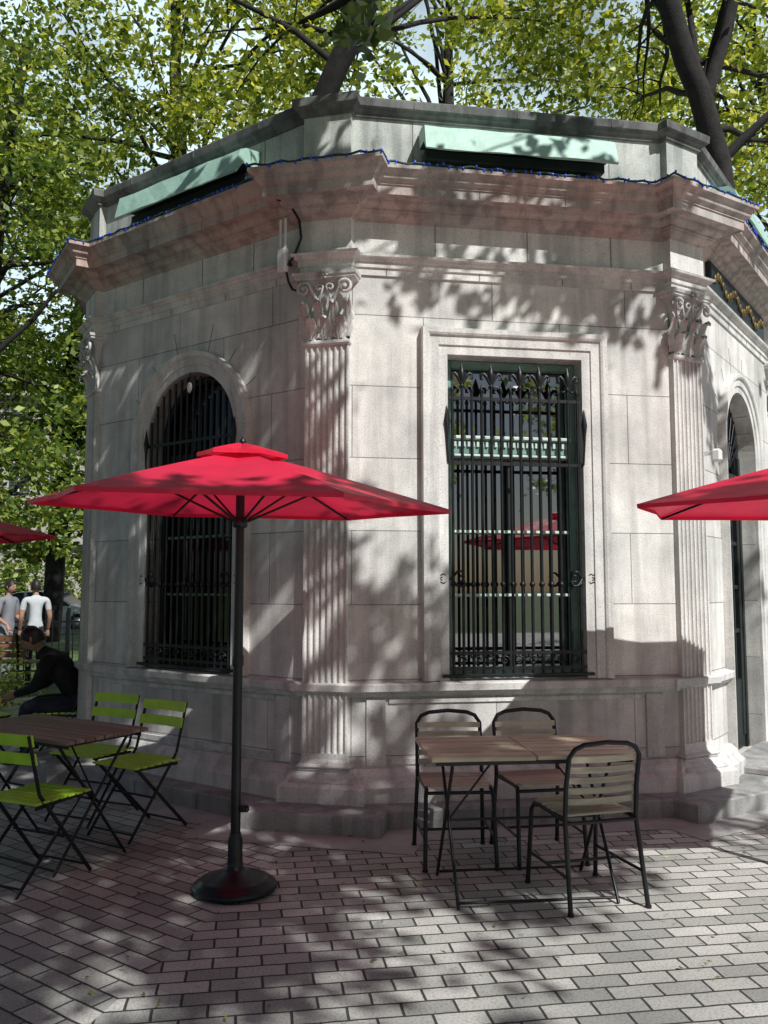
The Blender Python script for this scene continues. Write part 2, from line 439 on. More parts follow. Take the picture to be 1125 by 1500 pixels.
OW = 0.515
ZR0, ZR1 = 0.94, 3.30
ZSP, ZAT = 2.825, 3.34
def wall_face(i, kind):
    fm = face_mtx(i); mb = MB()
    z0, z1 = 0.12, 3.875
    xl, xr = XC - OW, XC + OW
    D = 0.24
    zb = ZR0 if kind != 'door' else 0.13
    def quad(a, b, c, d): mb.add([a, b, c, d], [(0, 1, 2, 3)])
    quad((-.02, 0, z0), (xl, 0, z0), (xl, 0, z1), (-.02, 0, z1))
    quad((xr, 0, z0), (LF + .02, 0, z0), (LF + .02, 0, z1), (xr, 0, z1))
    if kind != 'door': quad((xl, 0, z0), (xr, 0, z0), (xr, 0, zb), (xl, 0, zb))
    if kind == 'rect':
        quad((xl, 0, ZR1), (xr, 0, ZR1), (xr, 0, z1), (xl, 0, z1))
        op = [(xl, zb), (xl, ZR1), (xr, ZR1), (xr, zb)]
    else:
        k = 28
        arc = [(XC - OW * math.cos(math.pi * a / k), ZSP + (ZAT - ZSP) * math.sin(math.pi * a / k)) for a in range(k + 1)]
        for a in range(k):
            quad((arc[a][0], 0, arc[a][1]), (arc[a + 1][0], 0, arc[a + 1][1]), (arc[a + 1][0], 0, z1), (arc[a][0], 0, z1))
        op = [(xl, zb)] + arc + [(xr, zb)]
    vs = [(x, 0, z) for x, z in op] + [(x, D, z) for x, z in op]; k = len(op)
    mb.add(vs, [(a, a + 1, k + a + 1, k + a) for a in range(k - 1)])
    quad((xl, 0, zb), (xr, 0, zb), (xr, D, zb), (xl, D, zb))
    kchild(mb, 'wall_face', ['wall'], fm)
    mb = MB()
    prof = [(0.0, 0.0), (0.0, 0.028), (0.055, 0.030), (0.060, 0.042), (0.115, 0.044), (0.122, 0.058), (0.135, 0.066), (0.165, 0.068), (0.17, 0.0)]
    if kind == 'rect': path = [(xl, zb), (xl, ZR1), (xr, ZR1), (xr, zb)]
    else: path = [(xl, zb), (xl, (zb + ZSP) / 2)] + [(XC - OW * math.cos(math.pi * a / 32), ZSP + (ZAT - ZSP) * math.sin(math.pi * a / 32)) for a in range(33)] + [(xr, (zb + ZSP) / 2), (xr, zb)]
    sc = 1.0 if kind != 'rect' else 1.15
    k = len(path); rows = []
    for a in range(k):
        P = Vector(path[a]); A = Vector(path[max(a - 1, 0)]); B = Vector(path[min(a + 1, k - 1)])
        d1 = (P - A).normalized() if a > 0 else (B - P).normalized(); d2 = (B - P).normalized() if a < k - 1 else d1
        n1 = Vector((-d1.y, d1.x)); n2 = Vector((-d2.y, d2.x)); mm = (n1 + n2).normalized(); f = 1 / max(0.3, mm.dot(n1))
        rows.append([((P + mm * f * (u * sc + .001)).x, -v, (P + mm * f * (u * sc + .001)).y) for u, v in prof])
    vs = [q for r_ in rows for q in r_]; w = len(prof)
    mb.add(vs, [(a * w + b, a * w + b + 1, (a + 1) * w + b + 1, (a + 1) * w + b) for a in range(k - 1) for b in range(w - 1)])
    mb.add(rows[0], [tuple(range(w))]); mb.add(rows[-1], [tuple(range(w))])
    if kind != 'rect':
        for ang in (28, 52, 75, 90 + 15, 128, 152):
            a = rad(ang); r0 = OW + 0.175; r1 = OW + (0.40 if ang in (75, 105) else 0.30)
            c = Vector((XC + (r0 + r1) / 2 * math.cos(a), -0.0005, ZSP + (r0 + r1) / 2 * math.sin(a)))
            mb.box(c, (r1 - r0, 0.003, 0.005), 1, Matrix.Rotation(-a, 3, 'Y'))
    kchild(mb, 'opening_surround', ['trim', 'joint'], fm)
    mb = MB()
    yf = 0.15
    if kind == 'rect': mb.add([(xl, .2, zb), (xr, .2, zb), (xr, .2, ZR1), (xl, .2, ZR1)], [(0, 1, 2, 3)], 1)
    else:
        arc = [(XC + OW * math.cos(math.pi * a / 24), .2, ZSP + (ZAT - ZSP) * math.sin(math.pi * a / 24)) for a in range(25)]
        mb.add([(xl, .2, zb), (xr, .2, zb)] + arc, [tuple(range(27))], 1)
    fr = 0 if kind == 'rect' else 2
    pb = 4 if kind == 'rect' else 0
    zs = ZR1 if kind == 'rect' else ZSP
    for x in (xl + .03, xr - .03): mb.box((x, yf, (zb + zs) / 2), (.056, .07, zs - zb - .004), fr, ch=.006)
    if kind == 'rect':
        mb.box((XC, yf, ZR1 - .03), (2 * OW - .12, .07, .055), fr, ch=.006)
    else:
        mb.tube([(XC + (OW - .03) * math.cos(math.pi * a / 24), yf, ZSP + (ZAT - ZSP - .03) * math.sin(math.pi * a / 24)) for a in range(25)], .03, fr, 6)
    if kind == 'door':
        mb.box((XC, yf - .01, ZSP - .25), (2 * OW - .12, .09, .12), 2, ch=.008)
        mb.box((XC, yf, 1.32), (.12, .07, 2.35), 2, ch=.006)
        for sx in (-1, 1):
            mb.box((XC + sx * .25, yf + .01, .45), (.38, .05, .62), 2, ch=.01)
            for z in (1.2, 1.6, 2.0): mb.box((XC + sx * .25, yf + .01, z), (.40, .05, .04), 2, ch=.006)
            mb.box((XC + sx * .25, yf + .01, 1.6), (.03, .04, 1.9), 2, ch=.006)
            mb.box((XC + sx * .41, yf, 1.35), (.07, .05, 2.2), 2, ch=.006)
        for a in range(1, 12):
            t = math.pi * a / 12
            mb.tube([(XC + .08 * math.cos(t), yf - .04, ZSP - .17 + .08 * math.sin(t)), (XC + (OW - .05) * math.cos(t), yf - .04, ZSP + (OW - .06) * math.sin(t))], .008, 3, 6)
        for rr in (.08, .27):
            mb.tube([(XC + rr * math.cos(math.pi * a / 16), yf - .04, ZSP - .13 + rr * math.sin(math.pi * a / 16)) for a in range(17)], .009, 3, 6)
    else:
        if kind == 'rect':
            mb.box((XC, yf - .01, 2.64), (2 * OW - .12, .09, .11), 0, ch=.008)
            mb.box((XC, yf - .03, 2.705), (2 * OW - .12, .12, .03), 4, ch=.008)
            mb.box((XC, yf - .02, 2.575), (2 * OW - .12, .10, .02), 4, ch=.005)
            for a in range(26): mb.box((xl + .08 + a * (2 * OW - .16) / 25, yf - .06, 2.66), (.018, .02, .04), 4)
        else:
            mb.box((XC, yf - .01, 2.66), (2 * OW - .12, .08, .09), 2, ch=.008)
        for z in (2.01, 1.54): mb.box((XC, yf, z), (2 * OW - .12, .04, .022), pb, ch=.004)
        mb.box((XC, yf + .015, 1.76), (.035, .04, 1.58), 2, ch=.004)
        mb.box((XC, yf, zb + .035), (2 * OW - .12, .07, .065), fr, ch=.006)
    kchild(mb, 'window' if kind != 'door' else 'door', ['mint', 'glass' if kind == 'rect' else 'doorglass', 'darkdoor', 'iron', 'palepaint'], fm)
    if kind == 'door': return
    mb = MB(); gy = -0.015
    nb = 14
    for a in range(nb):
        x = xl + .035 + a * (2 * OW - .07) / (nb - 1)
        if kind == 'rect': zt2 = 3.02
        else: zt2 = ZSP + math.sqrt(max(0, OW ** 2 - (x - XC) ** 2)) - .03
        mb.tube([(x, gy, 0.985), (x, gy, zt2)], 0.0115, 0, 6)
        mb.lathe([(0.0, -.03), (.018, -.012), (.022, 0), (.018, .012), (0.0, .03)], (x, gy, 1.62), 0, 6)
        if kind == 'rect':
            if a in (1, 4, 7, 9, 12):
                z = 3.07
                mb.tube([(x, gy, 3.0), (x, gy, z + .02)], .011, 0, 6)
                mb.lathe([(.006, -.02), (.024, 0), (.008, .015), (.014, .03), (.030, .08), (.018, .125), (.002, .17)], (x, gy, z), 0, 8)
                for sx in (-1, 1):
                    mb.tube([(x + sx * .008, gy, z + .02), (x + sx * .03, gy, z + .07), (x + sx * .055, gy, z + .10), (x + sx * .078, gy, z + .088), (x + sx * .076, gy, z + .056), (x + sx * .06, gy, z + .058)], [.010, .014, .014, .012, .010, .007], 0, 6)
                    mb.tube([(x + sx * .008, gy, z - .0), (x + sx * .035, gy, z - .022), (x + sx * .048, gy, z - .008)], .008, 0, 6)
            else:
                mb.lathe([(.010, 0), (.018, .02), (.001, .07)], (x, gy, 3.02), 0, 6)
    rails = [1.02, 1.13, 2.50] + ([2.98] if kind == 'rect' else [2.78])
    for z in rails: mb.box((XC, gy, z), (2 * OW + .02, .014, .024), 0)
    mb.box((XC, gy - .01, .972), (2 * OW + .10, .05, .022), 0, ch=.004)
    for a in range(9):
        x = xl + .09 + a * (2 * OW - .18) / 8
        mb.tube([(x + .038 * math.cos(t * .7) * (1 - t / 14), gy - .012, 1.075 + .038 * math.sin(t * .7) * (1 - t / 14)) for t in range(12)], .006, 0, 5)
    for sx in (-1, 1):
        x = XC + sx * (OW - .01)
        for dz in (-1, 1):
            mb.tube([(x, gy, 1.66), (x + sx * .05, gy - .01, 1.66 + dz * .035), (x + sx * .085, gy - .01, 1.66 + dz * .02), (x + sx * .08, gy - .01, 1.66 + dz * .0), (x + sx * .06, gy - .01, 1.66 + dz * .012)], .008, 0, 6)
            mb.tube([(x - sx * .01, gy, 1.66), (x - sx * .05, gy - .02, 1.66 + dz * .05), (x - sx * .09, gy - .02, 1.66 + dz * .055), (x - sx * .10, gy - .02, 1.66 + dz * .02), (x - sx * .07, gy - .02, 1.66 + dz * .02)], .010, 0, 6)
        mb.tube([(x + sx * .01, gy - .02, 2.50), (x + sx * .02, gy - .02, 2.64), (x + sx * .02, gy - .02, 2.72), (x + sx * .02, gy - .02, 2.80), (x + sx * .02, gy - .02, 2.92)], [.007, .007, .012, .022, .002], 0, 6)
    kchild(mb, 'window_grille', ['iron'], fm)

kinds = ['rect', 'door', 'rect', 'arch', 'rect', 'arch', 'rect', 'arch']
for k_, kd in enumerate(kinds): wall_face(2 * k_, kd)

mb = MB()
for k_, kd in enumerate(kinds):
    if kd == 'door': continue
    fm = face_mtx(2 * k_)
    w = 1.9
    for (cx, cz, sx, sz) in ((XC, .80, w, .035), (XC, .385, w, .045), (XC - w / 2 - .09, .59, .14, .46), (XC + w / 2 + .09, .59, .14, .46)):
        mb.box(fm @ Vector((cx, -.006, cz)), (sx, .016, sz), 0, fm.to_3x3(), ch=.004)
kchild(mb, 'dado_panels', ['trim'])

fm = face_mtx(2)
mb = MB()
mb.box((XC, -.52, .055), (1.9, .48, .13), 0, ch=.012)
mb.box((XC, -.22, .155), (1.5, .50, .06), 0, ch=.012)
kchild(mb, 'door_steps', ['step'], fm)
mb = MB()
mb.box((.02, -.12, 2.62), (.07, .07, .10), 0, ch=.015); mb.box((.02, -.06, 2.64), (.03, .12, .03), 0)
kchild(mb, 'wall_lamp', ['white'], fm)
mb = MB()
mb.lathe([(.004, -.05), (.018, -.03), (.022, 0), (.015, .03), (.006, .04)], (XC, -.03, 3.22), 0, 12); mb.tube([(XC, -.03, 3.25), (XC, -.03, 3.345)], .004, 1, 6)
kchild(mb, 'hanging_bulb', ['white', 'iron'], face_mtx(14))
mb = MB()
mb.box((XC, -.035, 4.14), (1.9, .05, .27), 0, ch=.01)
for a in range(22):
    x = XC - .85 + a * .081
    mb.tube([(x + .03 * math.cos(t), -.07, 4.14 + .05 * math.sin(a) + .03 * math.sin(t)) for t in range(6)], .01, 1, 5)
kchild(mb, 'carved_plaque', ['darkdoor', 'gold'], fm)
for k_ in (0, 7, 1):
    fm = face_mtx(2 * k_); mb = MB()
    x0, x1 = XC - .72, XC + .74
    pr = [(-.005, 4.985), (-.16, 4.965), (-.22, 4.93), (-.275, 4.74), (-.262, 4.735), (-.19, 4.83), (-.04, 4.84)]
    nn = 9
    vs = []
    for a in range(nn):
        x = x0 + (x1 - x0) * a / (nn - 1)
        for j, (y, z) in enumerate(pr): vs.append((x, y + RND.uniform(-.006, .006), z + RND.uniform(-.006, .006)))
    w = len(pr)
    for a in range(nn - 1):
        for b in range(w - 1):
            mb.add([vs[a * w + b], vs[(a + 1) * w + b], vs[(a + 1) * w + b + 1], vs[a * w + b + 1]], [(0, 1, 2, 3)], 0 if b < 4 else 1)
    mb.add(vs[:w], [tuple(range(w))], 0); mb.add(vs[-w:], [tuple(range(w))], 0)
    mb.box((XC, -.07, 4.77), (1.40, .10, .08), 1, ch=.01)
    for x in (x0 + .15, x1 - .15): mb.box((x, -.05, 4.73), (.05, .10, .16), 1)
    kchild(mb, 'folded_awning', ['awning', 'awningdark'], fm)

# ---- pilasters
def rect_stack(mb, prof, w, p_, mat=0):
    k = len(prof); rows = []
    for (o, z) in prof:
        hw = w / 2 + o; y = -(p_ + o)
        rows.append([(CF / 2 - hw, .12, z), (CF / 2 - hw, y, z), (CF / 2 + hw, y, z), (CF / 2 + hw, .12, z)])
    for a in range(k - 1):
        for b in range(3):
            mb.add([rows[a][b], rows[a][b + 1], rows[a + 1][b + 1], rows[a + 1][b]], [(0, 1, 2, 3)], mat)
    mb.add(rows[-1], [(0, 1, 2, 3)], mat); mb.add(rows[0], [(3, 2, 1, 0)], mat)

def acanthus(mb, x, y0, z0, w, h, curl):
    R_, C_ = 14, 7
    vs = []
    for r in range(R_ + 1):
        t = r / R_
        out = .006 + curl * t ** 3
        zz = z0 + h * (t if t < .8 else .8 + .2 * math.sin((t - .8) / .2 * math.pi * .9) * .8)
        if t > .8: out += curl * .6 * (t - .8) / .2
        wd = w * (.62 + .38 * math.sin(math.pi * min(1, t * 1.05))) * (.74 + .26 * abs(math.cos(3.5 * math.pi * t))) * (1 - max(0, t - .8) * 2.2)
        for c in range(C_):
            u = c / (C_ - 1) * 2 - 1
            ridge = .012 * (1 - abs(u)) + .007 * math.cos(u * math.pi * 3)
            vs.append((x + u * wd / 2, y0 - out - ridge, zz - .012 * abs(u)))
    fs = [(r * C_ + c, r * C_ + c + 1, (r + 1) * C_ + c + 1, (r + 1) * C_ + c) for r in range(R_) for c in range(C_ - 1)]
    mb.add(vs, fs, 0, True)

for i in range(1, 16, 2):
    fm = face_mtx(i); mb = MB()
    w, pr_ = 0.325, 0.05
    base = [(.075, .125), (.075, .235), (.07, .24)]
    base += [(.045 + .028 * math.sin(a * math.pi / 6), .24 + .055 * (a / 6)) for a in range(7)]
    base += [(.035, .30), (.018, .312), (.014, .33), (.028, .342)]
    base += [(.012 + .022 * math.sin(a * math.pi / 6), .345 + .035 * (a / 6)) for a in range(7)]
    base += [(.012, .385), (.0, .41), (0.0, .45)]
    rect_stack(mb, base, w, pr_)
    nf = 7; fw = w / (nf + .55); sec = []
    xs0 = CF / 2 - w / 2; gap = (w - nf * fw * .80) / (nf + 1)
    sec.append((xs0, .1)); sec.append((xs0, -pr_))
    x = xs0 + gap
    for f in range(nf):
        r_ = fw * .40
        for a in range(7):
            t = math.pi * a / 6
            sec.append((x + r_ - r_ * math.cos(t), -pr_ + r_ * 1.1 * math.sin(t)))
        x += 2 * r_ + gap
    sec.append((xs0 + w, -pr_)); sec.append((xs0 + w, .1))
    zz = [.449, 3.36]
    k = len(sec)
    vs = [(a, b, zz[0]) for a, b in sec] + [(a, b, zz[1]) for a, b in sec]
    mb.add(vs, [(a, a + 1, k + a + 1, k + a) for a in range(k - 1)])
    cap = [(0, 3.34), (.012, 3.345), (.018, 3.355), (.018, 3.37), (.008, 3.38), (-.02, 3.39), (-0.02, 3.60), (.0, 3.72), (.03, 3.80), (.04, 3.815)]
    rect_stack(mb, cap, w - .01, pr_)
    ab = [(.055, 3.815), (.065, 3.825), (.065, 3.84), (.075, 3.845), (.08, 3.868)]
    rect_stack(mb, ab, w, pr_)
    yb = -pr_
    xc = CF / 2
    for u in (-.115, 0, .115): acanthus(mb, xc + u, yb, 3.385, .115, .17, .05)
    for u in (-.165, -.058, .058, .165): acanthus(mb, xc + u, yb + .008, 3.40, .10, .28, .055)
    for sx in (-1, 1):
        pth = []; rr_ = []
        pth += [(xc + sx * .045, yb - .02, 3.60), (xc + sx * .07, yb - .035, 3.68), (xc + sx * .11, yb - .05, 3.76)]; rr_ += [.010, .012, .014]
        cx, cz = xc + sx * .155, 3.745
        for t in range(22):
            a = math.pi * .5 + math.pi * .25 - t * .42
            r_ = .056 * (1 - t / 25)
            pth.append((cx + sx * (-r_ * math.cos(math.pi - a)) * 1.0, yb - .062 - .012 * t / 22, cz + r_ * math.sin(a))); rr_.append(.014 - .0003 * t)
        mb.tube(pth, rr_, 0, 7)
        mb.lathe([(.0, -.014), (.014, -.006), (.014, .006), (0, .014)], (cx, yb - .08, cz), 0, 8)
        pth = [(xc + sx * .05, yb - .02, 3.62), (xc + sx * .035, yb - .035, 3.70)]
        for t in range(14):
            a = math.pi * .9 - t * .45; r_ = .032 * (1 - t / 17)
            pth.append((xc + sx * (.042 + r_ * math.cos(a)), yb - .055, 3.752 + r_ * math.sin(a)))
        mb.tube(pth, .008, 0, 6)
    for a in range(6):
        t = a * math.pi / 3
        mb.lathe([(0, -.012), (.016, 0), (0, .012)], (xc + .022 * math.cos(t), yb - .085, 3.838 + .022 * math.sin(t)), 0, 8)
    mb.lathe([(0, -.016), (.014, 0), (0, .016)], (xc, yb - .095, 3.838), 0, 8)
    kchild(mb, 'fluted_pilaster', ['trim'], fm)

# ---- string lights on cornice
poly, tag = breakout(.065); pl = offset(poly, .312)
mb = MB(); cab = []
for i in range(len(pl)):
    a = pl[i]; b = pl[(i + 1) % len(pl)]; L_ = (b - a).length; k = max(1, int(L_ / .05))
    for j in range(k):
        q = a.lerp(b, j / k)
        z = 4.588 + .006 * math.sin(j * 1.7) + RND.uniform(-.005, .005)
        cab.append((q.x, q.y, z))
        if RND.random() < .85:
            o = RND.uniform(-.01, .012)
            mb.lathe([(.001, -.014), (.009, -.006), (.009, .006), (.001, .016)], (q.x + o, q.y - .006, z + RND.uniform(-.014, .008)), 1, 6)
mb.tube(cab, .009, 0, 5, closed=True)
mb.build('string_lights', ['cable', 'blue'])

fml = face_mtx(14)
mb = MB()
ax = LF - .10
mb.box((ax, -.14, 3.99), (.085, .05, .18), 0, ch=.012)
for dx in (-.024, .024):
    mb.tube([(ax + dx, -.14, 4.07), (ax + dx, -.14, 4.30)], .010, 0, 8)
mb.box((ax, -.08, 3.99), (.03, .09, .03), 1)
mb.tube([(ax - .02, -.37, 4.56), (ax + .02, -.30, 4.42), (ax + .10, -.16, 4.36), (ax + .16, -.14, 4.25), (ax + .17, -.13, 4.12), (ax + .10, -.13, 4.0), (ax + .02, -.13, 3.93), (ax + .02, -.10, 3.84), (ax + .06, -.10, 3.77), (ax + .13, -.10, 3.74)], .010, 1, 6)
mb.build('wireless_antenna', ['white', 'iron'], None, fml)

# ------------------------------------------------------------------ ground
def sheet(name, polys, mat, z, uvs=None):
    vs = []; fs = []; uv = []
    for k, P in enumerate(polys):
        o = len(vs); vs += [(q[0], q[1], z) for q in P]; fs.append(tuple(range(o, o + len(P))))
        if uvs: uv += uvs[k]
    me = bpy.data.meshes.new(name); me.from_pydata(vs, [], fs)
    if uvs:
        l = me.uv_layers.new(name='UVMap')
        for li, u in enumerate(uv): l.data[li].uv = u
    me.materials.append(M[mat]); me.update()
    ob = bpy.data.objects.new(name, me); COL.objects.link(ob); return ob
sheet('ground', [[(-300, -300), (300, -300), (300, 400), (-300, 400)]], 'grass', 0)
Rs = {0: 26, 1: 26, 7: 26, 6: 6.3, 5: 6.3, 4: 7, 3: 8, 2: 22}
polys = []; uvs = []
for k in range(8):
    i = 2 * k; n_ = nrm[i]; d = dirs[i]; ap = Rs[k]
    A = CEN + n_ * ap - d * ap * math.tan(rad(22.5)); B = CEN + n_ * ap + d * ap * math.tan(rad(22.5))
    P = [tuple(CEN), tuple(A), tuple(B)]
    polys.append(P)
    uvs.append([((Vector(q) - CEN).dot(d) + 40 + k * 3.3, (Vector(q) - CEN).dot(n_) + 40) for q in P])
sheet('paving', polys, 'paver', 0.004, uvs)
op = offset(breakout(.10)[0], .58); ap_ = [tuple(q) for q in op]
sheet('apron', [ap_], 'apron', 0.008)
sheet('road', [[(-200, 30), (200, 30), (200, 39), (-200, 39)]], 'asphalt', 0.006)
mb = MB()
mb.box((0, 29.85, .06), (400, .25, .14), 0); mb.box((0, 39.2, .06), (400, .25, .14), 0)
mb.build('kerb', ['apron'])

# ------------------------------------------------------------------ umbrellas
def umbrella(loc, R_=1.16, ztip=2.045, ztop=2.345, rot=0.0, tilt=(0, 0)):
    mb = MB(); n = 6; sub = 8; rad_n = 12
    def surf(ang, s_, R0, zt, ztp, k=1.08):
        rel = (ang % (2 * math.pi / n)) - math.pi / n
        q = math.cos(math.pi / n) / math.cos(rel)
        mid = 1 - abs(rel) / (math.pi / n)
        rr = R0 * s_ * q * (1 - .035 * mid * s_ ** 6)
        z = ztp - (ztp - zt) * (s_ ** k) - .028 * mid * math.sin(math.pi * s_)
        return (rr * math.cos(ang + rot), rr * math.sin(ang + rot), z)
    def canopy(R0, zt, ztp, s0=0.0, k=1.08):
        seg = n * sub; vs = []
        for r in range(rad_n + 1):
            s_ = s0 + (1 - s0) * r / rad_n
            for a in range(seg): vs.append(surf(2 * math.pi * a / seg, s_, R0, zt, ztp, k))
        fs = [(r * seg + a, r * seg + (a + 1) % seg, (r + 1) * seg + (a + 1) % seg, (r + 1) * seg + a) for r in range(rad_n) for a in range(seg)]
        mb.add(vs, fs, 0, False)
        e = vs[-seg:]
        v2 = e + [(x * .996, y * .996, z - .022) for x, y, z in e]
        mb.add(v2, [(a, (a + 1) % seg, seg + (a + 1) % seg, seg + a) for a in range(seg)], 0)
    canopy(R_, ztip, ztop, .06)
    canopy(.25, ztop - .015, ztop + .045, .02, 1.2)
    mb.lathe([(.012, 0), (.022, .012), (.018, .03), (.0, .05)], (0, 0, ztop + .03), 1, 12)
    hub = 1.95
    for k in range(n):
        a = 2 * math.pi * k / n + rot
        ca, sa = math.cos(a), math.sin(a)
        def rib(s_):
            return (R_ * s_ * ca, R_ * s_ * sa, ztop - (ztop - ztip) * s_ ** 1.08 - .018)
        mb.tube([rib(s_) for s_ in (.05, .3, .55, .8, .985)], .008, 1, 6)
        mb.tube([(0.03 * ca, .03 * sa, hub), rib(.48)], .007, 1, 6)
    mb.lathe([(.035, -.03), (.042, -.02), (.042, .02), (.035, .03)], (0, 0, hub), 1, 14)
    mb.lathe([(.035, -.03), (.04, -.02), (.04, .02), (.03, .03)], (0, 0, ztop - .05), 1, 14)
    ob_c = mb.build('canopy', ['red', 'pole'])
    mb = MB()
    mb.tube([(0, 0, .05), (0, 0, 1.25), (0, 0, ztop + .03)], [.026, .026, .023], 0, 14)
    mb.lathe([(.029, -.03), (.031, -.02), (.031, .02), (.029, .03)], (0, 0, 1.2), 0, 14)
    mb.box((.045, 0, .42), (.05, .03, .035), 0, ch=.006); mb.tube([(.06, 0, .42), (.06, -.05, .42)], .008, 0, 8)
    mb.lathe([(.205, .0), (.222, .008), (.226, .022), (.215, .036), (.19, .046), (.185, .056), (.15, .068), (.10, .085), (.065, .10), (.045, .115), (.04, .15), (.038, .26), (.032, .275), (.030, .29)], (0, 0, 0.004), 0, 40)
    e = empty('patio_umbrella', loc)
    p_ = mb.build('pole_and_base', ['pole'], e)
    ob_c.parent = e
    T = Matrix.Translation((0, 0, 1.9)); ob_c.matrix_local = T @ Matrix.Rotation(tilt[0], 4, 'Y') @ Matrix.Rotation(tilt[1], 4, 'X') @ T.inverted()
    return e
umbrella((-.79, 4.67, .004), rot=rad(2), tilt=(rad(1.2), rad(1.5)))
umbrella((2.52, 4.72, .004), rot=rad(6), tilt=(rad(0), rad(1)))
umbrella((-4.05, 7.35, .004), rot=rad(10))

# ------------------------------------------------------------------ furniture
def tmat(x, y, ang, z=.004): return Matrix.Translation((x, y, z)) @ Matrix.Rotation(ang, 4, 'Z')

def slat_chair(x, y, ang):
    mb = MB(); W = .20; r = .0125
    zt = .80
    p_ = [(-W - .015, -.27, 0), (-W, -.20, .43), (-W, -.215, .60), (-W + .002, -.25, zt - .05), (-W + .03, -.26, zt - .008), (-W + .08, -.264, zt + .012), (0, -.27, zt + .022)]
    p_ += [(-a, b, c) for a, b, c in reversed(p_[:-1])]
    mb.tube(p_, r, 0, 10)
    for sx in (-1, 1):
        mb.tube([(sx * (W + .005), .23, 0), (sx * (W - .005), .19, .40), (sx * (W - .012), .165, .438), (sx * (W - .012), .10, .442), (sx * (W - .008), -.20, .43)], r, 0, 10)
        mb.tube([(sx * (W + .002), .215, .17), (sx * (W + .008), -.245, .17)], .008, 0, 8)
        mb.lathe([(.016, 0), (.016, .015)], (sx * (W + .005), .23, 0), 0, 10); mb.lathe([(.016, 0), (.016, .015)], (sx * (W + .015), -.27, 0), 0, 10)
    mb.tube([(-W, .0, .17), (W, .0, .17)], .008, 0, 8)
    mb.tube([(-W + .01, .18, .42), (W - .01, .18, .42)], .010, 0, 8)
    mb.tube([(-W, -.205, .42), (W, -.205, .42)], .010, 0, 8)
    for k in range(7):
        yy = -.165 + k * .057
        zz = .455 - .006 * math.sin(math.pi * k / 6)
        hw = W - .006 if k < 6 else W - .03
        mb.box((0, yy, zz), (2 * hw, .045, .014), 1, ch=.004)
    for k in range(5):
        z0 = .525 + k * .053
        yb = -.205 - max(0, z0 - .55) * .20
        seg = 8; vs = []; hh = .0155; th = .011
        for a in range(seg + 1):
            u = a / seg * 2 - 1
            xx = u * (W - .004); yy = yb - .028 * (1 - u * u) + .006
            for (dy, dz) in ((0, -hh), (0, hh), (th, hh), (th, -hh)): vs.append((xx, yy + dy, z0 + dz))
        fs = []
        for a in range(seg):
            for b in range(4): fs.append((a * 4 + b, a * 4 + (b + 1) % 4, (a + 1) * 4 + (b + 1) % 4, (a + 1) * 4 + b))
        fs += [(0, 1, 2, 3), tuple(seg * 4 + q for q in (3, 2, 1, 0))]
        mb.add(vs, fs, 1)
    return mb.build('slatted_bistro_chair', ['iron', 'woodchair'], None, tmat(x, y, ang))

def folding_chair(x, y, ang):
    mb = MB(); W = .19
    for sx in (-1, 1):
        X = sx * W
        def bar(a, b, w=.022, t=.007):
            a = Vector(a); b = Vector(b); d = (b - a); L_ = d.length; dn = d.normalized()
            xax = Vector((1, 0, 0)); yax = dn.cross(xax).normalized()
            mt = Matrix((xax, yax, dn)).transposed()
            mb.box((a + b) / 2, (t, w, L_), 0, mt, ch=.002)
        bar((X, .24, .004), (X, -.15, .50), .022, .008)
        bar((X, -.15, .50), (X, -.235, .82), .022, .008)
        bar((sx * (W - .014), -.27, .004), (sx * (W - .014), .17, .44), .022, .008)
        bar((sx * (W - .006), -.17, .43), (sx * (W - .006), .20, .445), .02, .007)
    for (yy, zz, w_) in ((.205, .05, W), (-.235, .04, W - .014), (.03, .245, W)):
        mb.tube([(-w_, yy, zz), (w_, yy, zz)], .007, 0, 8)
    for k in range(7):
        mb.box((0, -.165 + k * .059, .456 + .002 * math.sin(k)), (.41, .045, .013), 1, ch=.004)
    for z0, th in ((.79, .062), (.69, .062)):
        yb = -.15 - (z0 - .5) * .266 + .012
        seg = 8; vs = []; hh = th / 2
        for a in range(seg + 1):
            u = a / seg * 2 - 1
            xx = u * (W + .008); yy = yb - .018 * (1 - u * u)
            for (dy, dz) in ((0.002, -hh), (-.012, hh), (0, hh), (.014, -hh)): vs.append((xx, yy + dy, z0 + dz))
        fs = []
        for a in range(seg):
            for b in range(4): fs.append((a * 4 + b, a * 4 + (b + 1) % 4, (a + 1) * 4 + (b + 1) % 4, (a + 1) * 4 + b))
        fs += [(0, 1, 2, 3), tuple(seg * 4 + q for q in (3, 2, 1, 0))]
        mb.add(vs, fs, 1)
    return mb.build('green_folding_chair', ['iron', 'lime'], None, tmat(x, y, ang))

